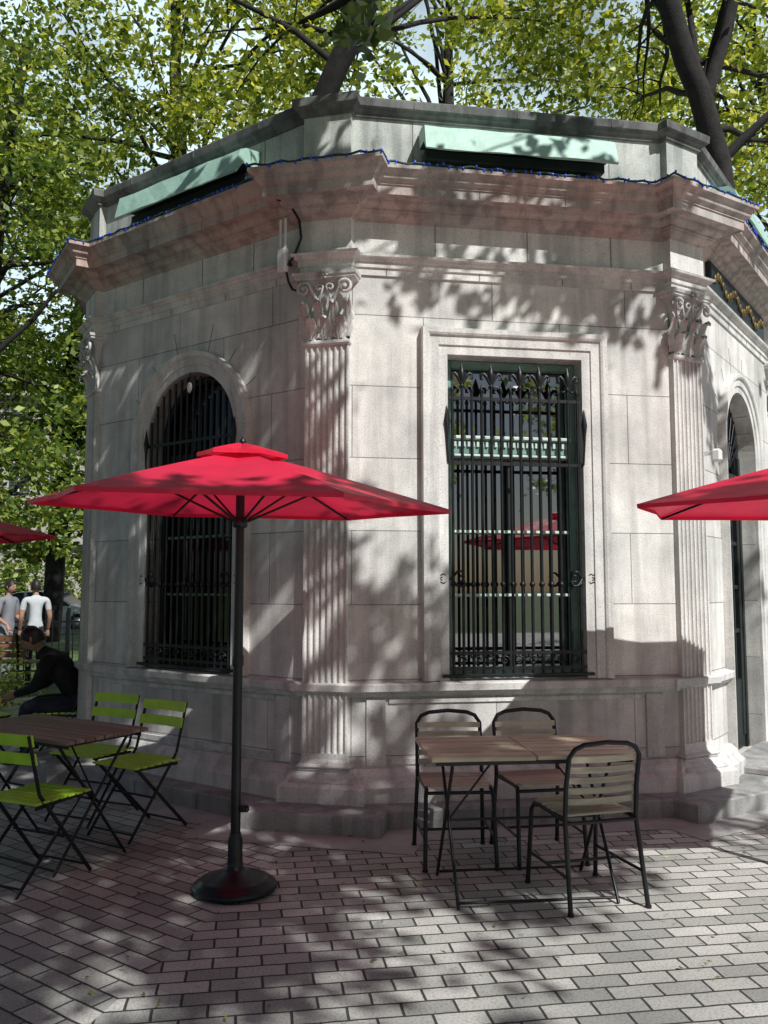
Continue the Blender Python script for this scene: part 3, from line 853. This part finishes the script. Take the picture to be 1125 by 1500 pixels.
def slat_table(x, y, ang, L_=1.08, W=.60, wood='wood', thick=.022, seam=True):
    mb = MB(); zt = .75; nsl = 9
    parts = ((-L_ / 4, L_ / 2 - .006), (L_ / 4, L_ / 2 - .006)) if seam else ((0, L_),)
    for (cx, ll) in parts:
        for k in range(nsl):
            yy = -W / 2 + (k + .5) * W / nsl
            mb.box((cx, yy, zt - thick / 2 + .0015 * math.sin(k * 2 + cx * 9)), (ll, W / nsl - .007, thick), 1, ch=.003)
    for yy in (-W / 2 + .04, W / 2 - .04): mb.box((0, yy, zt - thick - .013), (L_ - .06, .012, .024), 0)
    for xx in (-L_ / 2 + .06, 0, L_ / 2 - .06): mb.box((xx, 0, zt - thick - .010), (.02, W - .10, .018), 0)
    for sx in (-1, 1):
        X = sx * (L_ / 2 - .13)
        for s2 in (-1, 1):
            mb.tube([(X + s2 * .01, s2 * -.26, .006), (X + s2 * .01, s2 * .24, zt - thick - .02)], .009, 0, 8)
        mb.tube([(X, -.02, .37), (X * .35, -.02, zt - .05)], .006, 0, 6)
    for s2 in (-1, 1):
        mb.tube([(-L_ / 2 + .13, s2 * -.245, .03), (L_ / 2 - .13, s2 * -.245, .03)], .007, 0, 8)
    mb.tube([(-L_ / 2 + .13, 0, .37), (L_ / 2 - .13, 0, .37)], .007, 0, 8)
    return mb.build('slatted_folding_table', ['iron', wood], None, tmat(x, y, ang))

def face_ang(dx, dy): return math.atan2(-dx, dy)
slat_table(.74, 4.68, rad(6))
slat_chair(.42, 5.20, rad(180 + 4))
slat_chair(.93, 5.26, rad(180 + 10))
slat_chair(1.04, 4.62, rad(16))
slat_table(-2.04, 5.30, rad(148), wood='wooddark', seam=False)
folding_chair(-1.62, 5.76, face_ang(-.53, -.848))
folding_chair(-2.04, 6.12, face_ang(-.42, -.90))
folding_chair(-1.93, 4.84, face_ang(.42, .90))
folding_chair(-2.98, 8.05, face_ang(-1, -.1))
folding_chair(-3.62, 7.75, face_ang(.5, .8))

# ------------------------------------------------------------------ foliage helpers
def leaves_mesh(name, centers, size, mat, parent=None, seed=1, aspect=.55):
    rg = np.random.default_rng(seed); n = len(centers)
    a = rg.normal(size=(n, 3)); a[:, 2] *= .7; a /= np.linalg.norm(a, axis=1)[:, None]
    b = rg.normal(size=(n, 3)); b -= a * (a * b).sum(1)[:, None]; b /= np.linalg.norm(b, axis=1)[:, None]
    sz = size * rg.uniform(.6, 1.35, size=(n, 1))
    nn_ = np.cross(a, b)
    v = np.empty((n, 4, 3))
    v[:, 0] = centers - a * sz * .5
    v[:, 1] = centers + b * sz * aspect * .5 + a * sz * .05 + nn_ * sz * .08
    v[:, 2] = centers + a * sz * .5
    v[:, 3] = centers - b * sz * aspect * .5 + a * sz * .05 + nn_ * sz * .08
    me = bpy.data.meshes.new(name)
    me.vertices.add(n * 4); me.vertices.foreach_set('co', v.reshape(-1))
    me.loops.add(n * 4); me.loops.foreach_set('vertex_index', np.arange(n * 4, dtype=np.int32))
    me.polygons.add(n); me.polygons.foreach_set('loop_start', np.arange(0, n * 4, 4, dtype=np.int32)); me.polygons.foreach_set('loop_total', np.full(n, 4, dtype=np.int32))
    me.materials.append(M[mat]); me.update(calc_edges=True); me.validate()
    ob = bpy.data.objects.new(name, me); COL.objects.link(ob)
    if parent: ob.parent = parent
    return ob

def tree(trunk, radii, crown, cr, ncl=170, per=95, leaf=.17, mat='leafA', seed=1, clr=.75, extra=None, hollow=.35, limbs=26, lr=.10):
    rg = np.random.default_rng(seed); rr = random.Random(seed)
    e = empty('tree', (0, 0, 0))
    cl = []
    while len(cl) < ncl:
        p_ = rg.uniform(-1, 1, 3); d = np.linalg.norm(p_)
        if d > 1 or d < hollow: continue
        q = np.array(crown) + p_ * np.array(cr)
        if mnoise.noise(Vector(q) * .33 + Vector((seed * 3.1, 0, 0))) < -.16: continue
        if q[2] < 1.7: continue
        cl.append(q)
    cl = np.array(cl)
    cs = []
    for q in cl:
        k = int(per * rr.uniform(.5, 1.4)); s_ = clr * rr.uniform(.6, 1.25)
        g = rg.normal(size=(k, 3)) * s_ * .5; g[:, 2] *= .6
        cs.append(q + g)
    leaves_mesh('foliage', np.concatenate(cs), leaf, mat, e, seed)
    mb = MB()
    tr = [Vector(p_) for p_ in trunk]
    path = []; rads = []
    for i in range(len(tr) - 1):
        for j in range(5):
            t = j / 5
            path.append(tr[i].lerp(tr[i + 1], t) + Vector((rr.uniform(-.03, .03), rr.uniform(-.03, .03), 0))); rads.append(radii[i] * (1 - t) + radii[i + 1] * t)
    path.append(tr[-1]); rads.append(radii[-1])
    mb.tube(path, rads, 0, 12)
    if extra:
        for ep, er in extra: mb.tube(ep, er, 0, 9)
    for q in cl[:limbs]:
        q = Vector(q)
        cand = [k for k in range(len(path)) if path[k].z < q.z + .5 and path[k].z > 2.2]
        k = rr.choice(cand[-max(3, len(cand) // 2):]) if cand else len(path) // 2
        st = path[k]; r0 = min(rads[k] * .45, lr)
        d = q - st; mid = st + d * .5 + Vector((rr.uniform(-.4, .4), rr.uniform(-.4, .4), d.length * .12))
        pts_ = [st.lerp(mid, t).lerp(mid.lerp(q, t), t) for t in (0, .15, .3, .45, .6, .75, .9, 1)]
        pts_ = [a + Vector((rr.uniform(-.07, .07), rr.uniform(-.07, .07), rr.uniform(-.07, .07))) if 0 < b_ < 7 else a for b_, a in enumerate(pts_)]
        mb.tube(pts_, [max(.012, r0 * (1 - .9 * t)) for t in (0, .15, .3, .45, .6, .75, .9, 1)], 0, 6)
        for w_ in range(3):
            s0 = pts_[rr.choice((3, 4, 5, 6))]; e0 = s0 + Vector((rr.uniform(-1, 1), rr.uniform(-1, 1), rr.uniform(-.4, .8)))
            mb.tube([s0, s0.lerp(e0, .5) + Vector((0, 0, .08)), e0], [.02, .014, .006], 0, 5)
    mb.build('trunk_and_limbs', ['bark'], e)
    return e

tree([(-2.2, 14.6, 0), (-2.0, 14.4, 5), (-1.15, 13.3, 9.2), (-.10, 12.6, 11.0), (1.2, 12.4, 14.0)], [.38, .28, .19, .17, .12], (-.4, 15.8, 13.2), (5.2, 3.2, 4.9), 175, 90, .165, 'leafA', 3, lr=.06)
tree([(5.6, 13.4, 0), (5.5, 13.3, 5), (5.15, 12.6, 8.1), (4.2, 12.0, 10.5), (3.1, 12, 13)], [.36, .27, .18, .16, .11], (6.2, 14.8, 13.0), (4.8, 3.2, 5.4), 175, 90, .165, 'leafA', 5, lr=.06,
     extra=[([(4.85, 12.4, 8.9), (5.2, 12.3, 10.0), (5.45, 12.3, 11.0), (5.8, 12.2, 12.6)], [.12, .10, .08, .05]), ([(5.15, 12.6, 8.1), (5.9, 12.4, 8.8), (7.4, 12.2, 9.2)], [.09, .06, .04])])
tree([(-8.4, 17, 0), (-8.3, 17, 4), (-8, 17, 9), (-7.5, 17, 13)], [.30, .24, .16, .1], (-7.9, 16.6, 8.1), (3.7, 3.2, 6.3), 220, 100, .155, 'leafB', 7, hollow=.15, lr=.06)
tree([(-4.6, 20, 0), (-4.8, 20, 6), (-5, 20, 12), (-5.2, 20, 16)], [.35, .28, .2, .1], (-5.4, 19.5, 13.5), (4.8, 3.4, 6.5), 150, 80, .18, 'leafA', 9, lr=.07)
tree([(2.5, 25, 0), (2.4, 25, 8), (2, 25, 15), (2, 25, 20)], [.4, .3, .2, .1], (2.4, 25, 16.5), (7, 3.6, 6.5), 150, 75, .22, 'leafA', 13)
tree([(11, 22, 0), (11, 22, 8), (10.6, 22, 13), (10, 22, 17)], [.4, .3, .2, .1], (10.6, 22, 13), (5, 3.5, 7), 150, 75, .2, 'leafA', 17)
tree([(-14, 27, 0), (-14, 27, 6), (-14, 27, 12), (-14, 27, 15)], [.4, .3, .2, .1], (-13.0, 26, 10), (6, 4, 8), 220, 100, .23, 'leafB', 19, hollow=.2)
tree([(-9.9, 25.5, 0), (-9.7, 25.5, 6), (-9.5, 25.5, 9), (-9, 25.5, 12)], [.3, .25, .18, .1], (-9.3, 26, 8.8), (4.0, 3, 6.9), 190, 100, .21, 'leafB', 21, hollow=.15)
tree([(-5, -11, 0), (-5, -11, 5), (-5, -11, 9)], [.35, .28, .1], (-5, -11, 8), (4.5, 3.5, 5), 110, 60, .28, 'leafA', 23, clr=.9)
tree([(4.5, -15, 0), (4.5, -15, 5), (4.5, -15, 9)], [.35, .28, .1], (4.5, -15, 7.5), (5, 3.5, 5), 110, 60, .28, 'leafA', 25, clr=.9)
tree([(14.5, -12, 0), (14.5, -12, 5), (14.5, -12, 9)], [.35, .28, .1], (15, -12, 6.5), (4.5, 3.5, 4), 100, 60, .28, 'leafB', 27, clr=.9)

# unseen tree overhead: leaf clumps set along sun rays to cast chosen shade
KX, KY = S.x / S.z, -S.y / S.z
def shade_p(gx, gy):  # wanted amount of shade where a clump's shadow lands
    ux, uy = -.79 - 2.2 * KX, 4.67 + 2.2 * KY
    if (gx - ux) ** 2 + (gy - uy) ** 2 < 1.15: return .36
    if gy > 6.75 + 4.65 * KY - .35 and gx < -1.3 - 4.6 * KX + 1.2: return .25
    if gy < 6.0:
        if gx < -1.3: p_ = .86
        elif gx < -.2: p_ = .74
        elif gx < 1.0: p_ = .60
        else: p_ = .50
        if gy < 4.3 and gx > .1: p_ = .42
        if gy < 4.15 and gx > .6: p_ = .05
        return p_
    zz = (gy - 6.1) / KY
    xw = gx + zz * KX
    if xw < -.5: return 1.0
    if zz > 4.55: return .25
    if zz > 3.9: return .62
    if xw < .15: return .22 if zz > 2.0 or zz < .95 else .6
    if xw < .9: return .30
    return .0 if zz < 3.4 else .25
rg = np.random.default_rng(5); cs = []
gx = -9.0
clp = []
while gx < 5.2:
    gy = .5
    while gy < 12.6:
        x_, y_ = gx + RND.uniform(-.08, .08), gy + RND.uniform(-.08, .08)
        v = mnoise.noise(Vector((x_ * .85 + 4, y_ * .75, 3.3))) * 1.1 + mnoise.noise(Vector((x_ * 2.2, y_ * 2.0, 8.8))) * .45
        p_ = shade_p(x_, y_)
        thr = (p_ - .5) * 1.6
        if v < thr:
            z = 7.2 + 1.4 * mnoise.noise(Vector((x_ * .4, y_ * .4, 1))) + RND.uniform(-.5, .5)
            q = np.array([x_ + KX * z, y_ - KY * z, z])
            clp.append(q)
            n_ = 20 if v > thr - .25 else 32     # denser well inside wanted shade, to stop sun leaking through
            cs.append(q + rg.normal(size=(n_, 3)) * np.array([.12, .12, .10]))
        gy += .21
    gx += .21
e = empty('tree', (0, 0, 0))  # out-of-view canopy, shaped for the shadows it casts
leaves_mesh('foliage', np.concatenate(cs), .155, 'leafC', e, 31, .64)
mb = MB()
trunk = [Vector(q) for q in ((-7.5, -6.5, 0), (-7.3, -6.4, 3), (-6.4, -5.8, 5.2), (-4.6, -4.8, 6.6), (-2.4, -3.6, 7.4))]
mb.tube(trunk, [.36, .28, .22, .15, .09], 0, 12)
rr = random.Random(3)
for k in range(26):
    q = Vector(clp[rr.randrange(len(clp))])
    if q.x > 3.6: continue
    st = rr.choice(trunk[2:])
    mid = st.lerp(q, .5) + Vector((rr.uniform(-.5, .5), rr.uniform(-.5, .5), .5))
    mb.tube([st, st.lerp(mid, .5) + Vector((0, 0, .15)), mid, mid.lerp(q, .5) + Vector((0, 0, .1)), q], [.04, .032, .024, .016, .008], 0, 6)
mb.build('trunk_and_limbs', ['bark'], e)

rg = np.random.default_rng(8); cs = []
for k in range(130):
    q = np.array([rg.uniform(-9.0, -5.0), rg.uniform(10.6, 12.2), rg.uniform(.1, .62)])
    cs.append(q + rg.normal(size=(70, 3)) * np.array([.2, .2, .14]))
leaves_mesh('shrub', np.concatenate(cs), .075, 'leafA', None, 9)
rg = np.random.default_rng(18); cs = []
for k in range(260):
    q = np.array([rg.uniform(-26, 2), rg.uniform(42, 44), rg.uniform(.3, 3.4)])
    cs.append(q + rg.normal(size=(40, 3)) * np.array([.5, .4, .4]))
leaves_mesh('distant_trees', np.concatenate(cs), .3, 'leafB', None, 19)
rg = np.random.default_rng(28)
q = np.stack([rg.uniform(-4, 3.5, 240), rg.uniform(3.0, 5.9, 240), np.full(240, .012)], 1)
ob = leaves_mesh('fallen_leaves', q, .03, 'leafB', None, 29)
ob.scale = (1, 1, .35); ob.location.z = .012

# ------------------------------------------------------------------ fence, bench, cars, far building
mb = MB()
x = -9.5
while x < -3.6:
    mb.tube([(x, 15, 0), (x, 15, 1.12)], .011, 0, 6); mb.lathe([(.011, 0), (.02, .03), (.001, .09)], (x, 15, 1.11), 0, 6)
    x += .12
for z in (.15, 1.0): mb.box((-6.5, 15, z), (6.1, .02, .035), 0)
for x in (-9.5, -7.5, -5.5, -3.6): mb.box((x, 15, .62), (.06, .06, 1.25), 0, ch=.01)
mb.build('iron_fence', ['iron'])
mb = MB()
for k in range(4): mb.box((0, .0 + k * .11, .45), (1.6, .09, .03), 1, ch=.005)
for k in range(3): mb.box((0, .40 + k * .03, .58 + k * .12), (1.6, .03, .10), 1, ch=.005)
for sx in (-.65, .65):
    mb.tube([(sx, -.02, 0), (sx, 0, .43), (sx, .38, .43), (sx, .5, .9)], .02, 0, 8); mb.tube([(sx, .40, .43), (sx, .46, 0)], .02, 0, 8)
mb.build('park_bench', ['iron', wood_mat('bench_wood', (.16, .07, .04), (.26, .12, .07))], None, tmat(-6.2, 13.5, rad(180)))

carpaint = [simple('white_car_paint', (.72, .73, .74), .25, 0, .03), simple('silver_car_paint', (.42, .44, .47), .25, .3, .03)]
tyre = simple('tyre', (.02, .02, .02), .8)
def car(x, y, paint):
    mb = MB()
    st = [(-2.2, .70, .35, .62, .62), (-2.12, .80, .22, .80, .82), (-1.75, .86, .20, .92, .95), (-1.35, .88, .20, .95, 1.28), (-.85, .88, .20, .95, 1.43), (-.1, .88, .2, .94, 1.46), (.45, .88, .2, .93, 1.40), (1.05, .88, .2, .92, .98), (1.6, .86, .2, .82, .86), (2.05, .80, .22, .70, .73), (2.2, .68, .34, .58, .58)]
    rows = []
    for (xx, w, zb, zl, zr) in st:
        wr = w - .18 * min(1, (zr - zl) / .4)
        rows.append([(xx, -w * .94, zb), (xx, -w, (zb + zl) / 2), (xx, -w * .97, zl), (xx, -wr, zr - .03), (xx, -wr * .8, zr), (xx, wr * .8, zr), (xx, wr, zr - .03), (xx, w * .97, zl), (xx, w, (zb + zl) / 2), (xx, w * .94, zb)])
    for a in range(len(rows) - 1):
        for b in range(9):
            g = (b in (2, 6)) and 2 <= a <= 6
            if b in (3, 4, 5) and a in (2, 6): g = True
            mb.add([rows[a][b], rows[a][b + 1], rows[a + 1][b + 1], rows[a + 1][b]], [(0, 1, 2, 3)], 1 if g else 0, not g)
    mb.add(rows[0], [tuple(range(10))], 0); mb.add(rows[-1], [tuple(range(10))], 0)
    for sx in (-.75, .25):
        for sy in (-1, 1): mb.box((sx + .2, sy * .80, 1.17), (.07, .10, .46), 0)
    for wx in (-1.4, 1.35):
        for sy in (-1, 1):
            for prr, mi in (([(.0, -.1), (.30, -.1), (.33, -.07), (.33, .07), (.30, .1), (.0, .1)], 2), ([(.0, -.105), (.20, -.105), (.20, .105), (0, .105)], 3)):
                o = len(mb.v); mb.lathe(prr, (0, 0, 0), mi, 20)
                for q in range(o, len(mb.v)):
                    a_, b_, c_ = mb.v[q]; mb.v[q] = (wx + a_, sy * .80 + c_, .33 + b_)
    for sy in (-1, 1):
        mb.box((2.12, sy * .58, .62), (.12, .26, .10), 3, ch=.02); mb.box((-2.14, sy * .6, .72), (.10, .22, .12), 4, ch=.02)
    mb.build('parked_car', [paint, M['doorglass'], tyre, simple('alloy', (.5, .5, .5), .3, .6), simple('tail_lamp', (.4, .01, .01), .3)], None, tmat(x, y, 0, .006))
car(-12.2, 31.3, carpaint[0]); car(-17.6, 31.3, carpaint[1]); car(-7.0, 31.4, carpaint[1])

facade = stone('far_facade', (.40, .38, .35), (.52, .50, .46), dirt=.3)
mb = MB()
mb.box((-18, 55, 6.5), (34, 10, 13), 0)
mb.box((-18, 49.8, 13.1), (34.6, .8, .5), 0); mb.box((-18, 49.85, 4.2), (34.2, .5, .25), 0)
for fl in range(4):
    for k in range(14):
        x = -33.5 + k * 2.4
        mb.box((x, 49.98, 1.7 + fl * 3.1), (1.15, .12, 1.9), 1)
        mb.box((x, 49.93, .68 + fl * 3.1), (1.35, .25, .12), 0); mb.box((x, 49.90, 1.7 + fl * 3.1), (.06, .06, 1.9), 2)
mb.build('apartment_building', [facade, M['glass'], M['white']])

# ------------------------------------------------------------------ people
skin = simple('skin', (.36, .21, .15), .55, 0, .08); hairm = simple('hair', (.02, .015, .012), .5, 0, .3, 40)
blackc = simple('black_cloth', (.010, .010, .013), .9, 0, .3, 15); whitec = simple('white_cloth', (.50, .53, .56), .85, 0, .08, 10); denim = simple('dark_denim', (.02, .025, .04), .9, 0, .3, 20); greyc = simple('pale_cloth', (.22, .23, .26), .85, 0, .1, 10)
shoe = simple('shoe', (.02, .02, .02), .5); lips = simple('lips', (.30, .12, .10), .5)
def person(name, J, E, head, hdir, mats, mtx, hands):
    names = list(J); me = bpy.data.meshes.new(name + '_sk')
    me.from_pydata([J[k][0] for k in names], [(names.index(a), names.index(b)) for a, b, _ in E], [])
    tmp = bpy.data.objects.new('tmp', me); COL.objects.link(tmp)
    md = tmp.modifiers.new('s', 'SKIN'); sv = me.skin_vertices[0].data
    for i, k in enumerate(names):
        r_ = J[k][1]; sv[i].radius = (r_, r_) if not isinstance(r_, tuple) else r_
        sv[i].use_root = (k == 'pelvis')
    md.branch_smoothing = .6
    ss = tmp.modifiers.new('u', 'SUBSURF'); ss.levels = 2; ss.render_levels = 2
    dg = bpy.context.evaluated_depsgraph_get(); dg.update()
    m2 = bpy.data.meshes.new_from_object(tmp.evaluated_get(dg))
    bpy.data.objects.remove(tmp)
    m2.name = name
    for m_ in mats: m2.materials.append(m_)
    for p_ in m2.polygons:
        c = p_.center; best = 1e9; bi = 0
        for a, b, mi in E:
            A = Vector(J[a][0]); B = Vector(J[b][0]); d = B - A; t = max(0, min(1, (c - A).dot(d) / max(1e-9, d.length_squared)))
            q = (c - (A + d * t)).length
            ra = J[a][1]; rb = J[b][1]
            q -= (ra * (1 - t) + rb * t) * .8
            if q < best: best = q; bi = mi
        p_.material_index = bi; p_.use_smooth = True
    ob = bpy.data.objects.new(name, m2); COL.objects.link(ob); ob.matrix_world = mtx
    mb = MB(); U, V = 24, 18
    hd = Vector(hdir).normalized(); zz = Vector((0, 0, 1)); xx = hd.cross(zz).normalized(); up = xx.cross(hd).normalized()
    HC = Vector(head)
    def P3(a): return HC + xx * a[0] + hd * a[1] + up * a[2]
    vs = []
    for v in range(V + 1):
        ph = math.pi * v / V
        for u in range(U):
            th = 2 * math.pi * u / U
            x = math.sin(ph) * math.cos(th); y = math.sin(ph) * math.sin(th); z = math.cos(ph)
            X = .074 * x; Y = .094 * y; Z = .115 * z
            if z < 0: X *= 1 - .35 * z * z; Y *= 1 - .22 * z * z * (1 if y < 0 else .3)
            if y > .6:
                Y += .022 * math.exp(-((x / .16) ** 2 + ((z + .12) / .2) ** 2))
                Y -= .008 * math.exp(-(((abs(x) - .38) / .16) ** 2 + ((z - .08) / .12) ** 2))
                Y += .006 * math.exp(-((x / .3) ** 2 + ((z + .48) / .08) ** 2))
            vs.append(P3((X, Y, Z)))
    mb.add(vs, [(v * U + u, v * U + (u + 1) % U, (v + 1) * U + (u + 1) % U, (v + 1) * U + u) for v in range(V) for u in range(U)], 0, True)
    vs = []
    for v in range(V + 1):
        ph = math.pi * .66 * v / V
        for u in range(U):
            th = 2 * math.pi * u / U; y_ = math.sin(th)
            k = 1.0 - (.46 * max(0, y_) ** .7)
            ph2 = ph * k
            x = math.sin(ph2) * math.cos(th); y = math.sin(ph2) * math.sin(th); z = math.cos(ph2)
            j = 1 + .02 * math.sin(u * 5 + v)
            vs.append(P3((.084 * x * j, .104 * y * j - .005, .126 * z * j + .002)))
    mb.add(vs, [(v * U + u, v * U + (u + 1) % U, (v + 1) * U + (u + 1) % U, (v + 1) * U + u) for v in range(V) for u in range(U)], 1, True)
    for sx in (-1, 1):
        c = P3((sx * .028, .086, .008)); mb.lathe([(.0, -.008), (.008, -.004), (.008, .004), (.0, .008)], c, 1, 8)
        c = P3((sx * .075, -.005, -.005)); mb.lathe([(.004, -.03), (.012, -.015), (.014, .01), (.008, .028)], c, 0, 8)
    mb.tube([P3((-.022, .098, -.056)), P3((0, .103, -.056)), P3((.022, .098, -.056))], .004, 2, 6)
    for (w, d, sd) in hands:
        w = Vector(w); d = Vector(d).normalized(); side = d.cross(Vector((0, 0, 1)))
        side = side.normalized() if side.length > .1 else Vector((0, 1, 0)); side = side * sd; nn = side.cross(d)
        mb.tube([w - d * .02, w + d * .02, w + d * .06, w + d * .09], [.022, .030, .036, .030], 0, 8)
        for k, (o, l) in enumerate(((-.026, .062), (-.009, .072), (.009, .067), (.026, .052))):
            b_ = w + d * .085 + side * o
            mb.tube([b_, b_ + d * l * .45 + nn * .006, b_ + d * l * .8 + nn * .02, b_ + d * l * .95 + nn * .036], [.010, .0092, .0085, .006], 0, 6)
        b_ = w + d * .03 - side * .028
        mb.tube([b_, b_ - side * .022 + d * .025, b_ - side * .026 + d * .055 + nn * .01], [.012, .011, .007], 0, 6)
    hb = mb.build('head_and_hands', [skin, hairm, lips])
    hb.parent = ob
    return ob

J = {'pelvis': ((0, -.05, .54), .15), 'waist': ((0, .03, .70), .155), 'chest': ((0, .15, .86), .175), 'ub': ((0, .24, .95), .13), 'neck': ((0, .31, 1.01), .06), 'skull': ((0, .355, 1.05), .05)}
E = [('pelvis', 'waist', 0), ('waist', 'chest', 0), ('chest', 'ub', 0), ('ub', 'neck', 0), ('neck', 'skull', 2)]
for s_, n_ in ((-1, 'l'), (1, 'r')):
    J.update({n_ + 'sh': ((s_ * .18, .22, .94), .08), n_ + 'el': ((s_ * .24, .30, .70), .056), n_ + 'wr': ((s_ * .10, .52, .62), .034),
              n_ + 'hip': ((s_ * .10, .0, .52), .10), n_ + 'kn': ((s_ * .14, .42, .52), .076), n_ + 'an': ((s_ * .13, .40, .10), .047), n_ + 'he': ((s_ * .13, .38, .05), .042), n_ + 'to': ((s_ * .14, .60, .035), .034)})
    E += [('ub', n_ + 'sh', 0), (n_ + 'sh', n_ + 'el', 0), (n_ + 'el', n_ + 'wr', 0), ('pelvis', n_ + 'hip', 1), (n_ + 'hip', n_ + 'kn', 1), (n_ + 'kn', n_ + 'an', 1), (n_ + 'an', n_ + 'he', 3), (n_ + 'he', n_ + 'to', 3)]
person('seated_man', J, E, (0, .41, 1.115), (0, .85, -.5), [blackc, denim, skin, shoe], tmat(-2.86, 8.05, face_ang(-1, -.12)), [((-.09, .53, .615), (.4, .8, -.3), -1), ((.09, .53, .615), (-.4, .8, -.3), 1)])
def standing(name, top, bottom, mtx, bend=0.0, arm=0.0):
    J = {'pelvis': ((0, 0, .92), .125), 'waist': ((0, .0, 1.06), .115), 'chest': ((0, .015, 1.25), .145), 'ub': ((0, 0, 1.38), .11), 'neck': ((0, .01, 1.46), .052), 'skull': ((0, .025, 1.53), .045)}
    E = [('pelvis', 'waist', 0), ('waist', 'chest', 0), ('chest', 'ub', 0), ('ub', 'neck', 2), ('neck', 'skull', 2)]
    H_ = []
    for s_, n_ in ((-1, 'l'), (1, 'r')):
        fx = .16 * s_ * bend
        J.update({n_ + 'sh': ((s_ * .175, 0, 1.38), .062), n_ + 'sl': ((s_ * .205, .0, 1.22), .052), n_ + 'el': ((s_ * .225, .01 - .03, 1.10), .04), n_ + 'wr': ((s_ * .22, .10 + arm, .88 + arm * .9), .028),
                  n_ + 'hip': ((s_ * .09, 0, .86), .095), n_ + 'kn': ((s_ * .11, fx + .03, .48), .062), n_ + 'an': ((s_ * .12, fx - .02, .09), .042), n_ + 'he': ((s_ * .12, fx - .04, .045), .04), n_ + 'to': ((s_ * .14, fx + .15, .032), .032)})
        E += [('ub', n_ + 'sh', 0), (n_ + 'sh', n_ + 'sl', 0), (n_ + 'sl', n_ + 'el', 2), (n_ + 'el', n_ + 'wr', 2), ('pelvis', n_ + 'hip', 1), (n_ + 'hip', n_ + 'kn', 1), (n_ + 'kn', n_ + 'an', 1), (n_ + 'an', n_ + 'he', 3), (n_ + 'he', n_ + 'to', 3)]
        H_.append(((s_ * .22, .10 + arm, .87 + arm * .9), (0, .25 + arm, -.8 + arm), s_))
    person(name, J, E, (0, .045, 1.60), (0, 1, -.1), [top, bottom, skin, shoe], mtx, H_)
standing('standing_man', whitec, denim, tmat(-5.80, 14.3, face_ang(-.5, .8)), 1.0)
standing('standing_woman', greyc, greyc, tmat(-6.33, 14.45, face_ang(.9, -.3)), .4, .1)

# ------------------------------------------------------------------ world, sun, camera
w = bpy.data.worlds.new('World'); scene.world = w; w.use_nodes = True
nt = w.node_tree
for n in list(nt.nodes): nt.nodes.remove(n)
o = nt.nodes.new('ShaderNodeOutputWorld'); bg = nt.nodes.new('ShaderNodeBackground'); sk = nt.nodes.new('ShaderNodeTexSky')
sk.sky_type = 'NISHITA'; sk.sun_disc = False; sk.sun_elevation = EL; sk.sun_rotation = math.atan2(S.x, S.y); sk.dust_density = 1.0; sk.ozone_density = 1.0
bg.inputs['Strength'].default_value = .05
# invented bright cloud bank behind the kiosk only, whitens sky between leaves
tc = nt.nodes.new('ShaderNodeTexCoord')
cn = nt.nodes.new('ShaderNodeTexNoise'); cn.inputs['Scale'].default_value = 3.5; cn.inputs['Detail'].default_value = 6
nt.links.new(tc.outputs['Generated'], cn.inputs['Vector'])
cr = ramp(nt, [(0.36, 0.3), (0.50, 1.0)]); nt.links.new(cn.outputs['Fac'], cr.inputs['Fac'])
dp = nt.nodes.new('ShaderNodeVectorMath'); dp.operation = 'DOT_PRODUCT'; dp.inputs[1].default_value = (0, 1, 0); nt.links.new(tc.outputs['Generated'], dp.inputs[0])
dr = ramp(nt, [(0.40, 0.0), (0.65, 1.0)]); nt.links.new(dp.outputs['Value'], dr.inputs['Fac'])
mm = nt.nodes.new('ShaderNodeMath'); mm.operation = 'MULTIPLY'; nt.links.new(cr.outputs['Color'], mm.inputs[0]); nt.links.new(dr.outputs['Color'], mm.inputs[1])
skc = mixc(nt, sk.outputs[0], (17.5, 22.0, 24.0), mm.outputs[0])
nt.links.new(skc, bg.inputs[0]); nt.links.new(bg.outputs[0], o.inputs[0])
sl = bpy.data.lights.new('sun', 'SUN'); sl.energy = 5.0; sl.angle = rad(.55); sl.color = (1, .98, .95)
so = bpy.data.objects.new('sun', sl); COL.objects.link(so); so.rotation_euler = S.to_track_quat('Z', 'Y').to_euler(); so.location = (0, 0, 30)
cam = bpy.data.cameras.new('camera'); co = bpy.data.objects.new('camera', cam); COL.objects.link(co)
co.location = (0, 0, 1.6); co.rotation_euler = (rad(90 + 5.03), 0, 0)
cam.sensor_fit = 'VERTICAL'; cam.sensor_height = 36; cam.lens = 30; cam.clip_end = 2000; cam.clip_start = .05
scene.camera = co
scene.view_settings.view_transform = 'Standard'; scene.view_settings.look = 'None'; scene.view_settings.exposure = 0
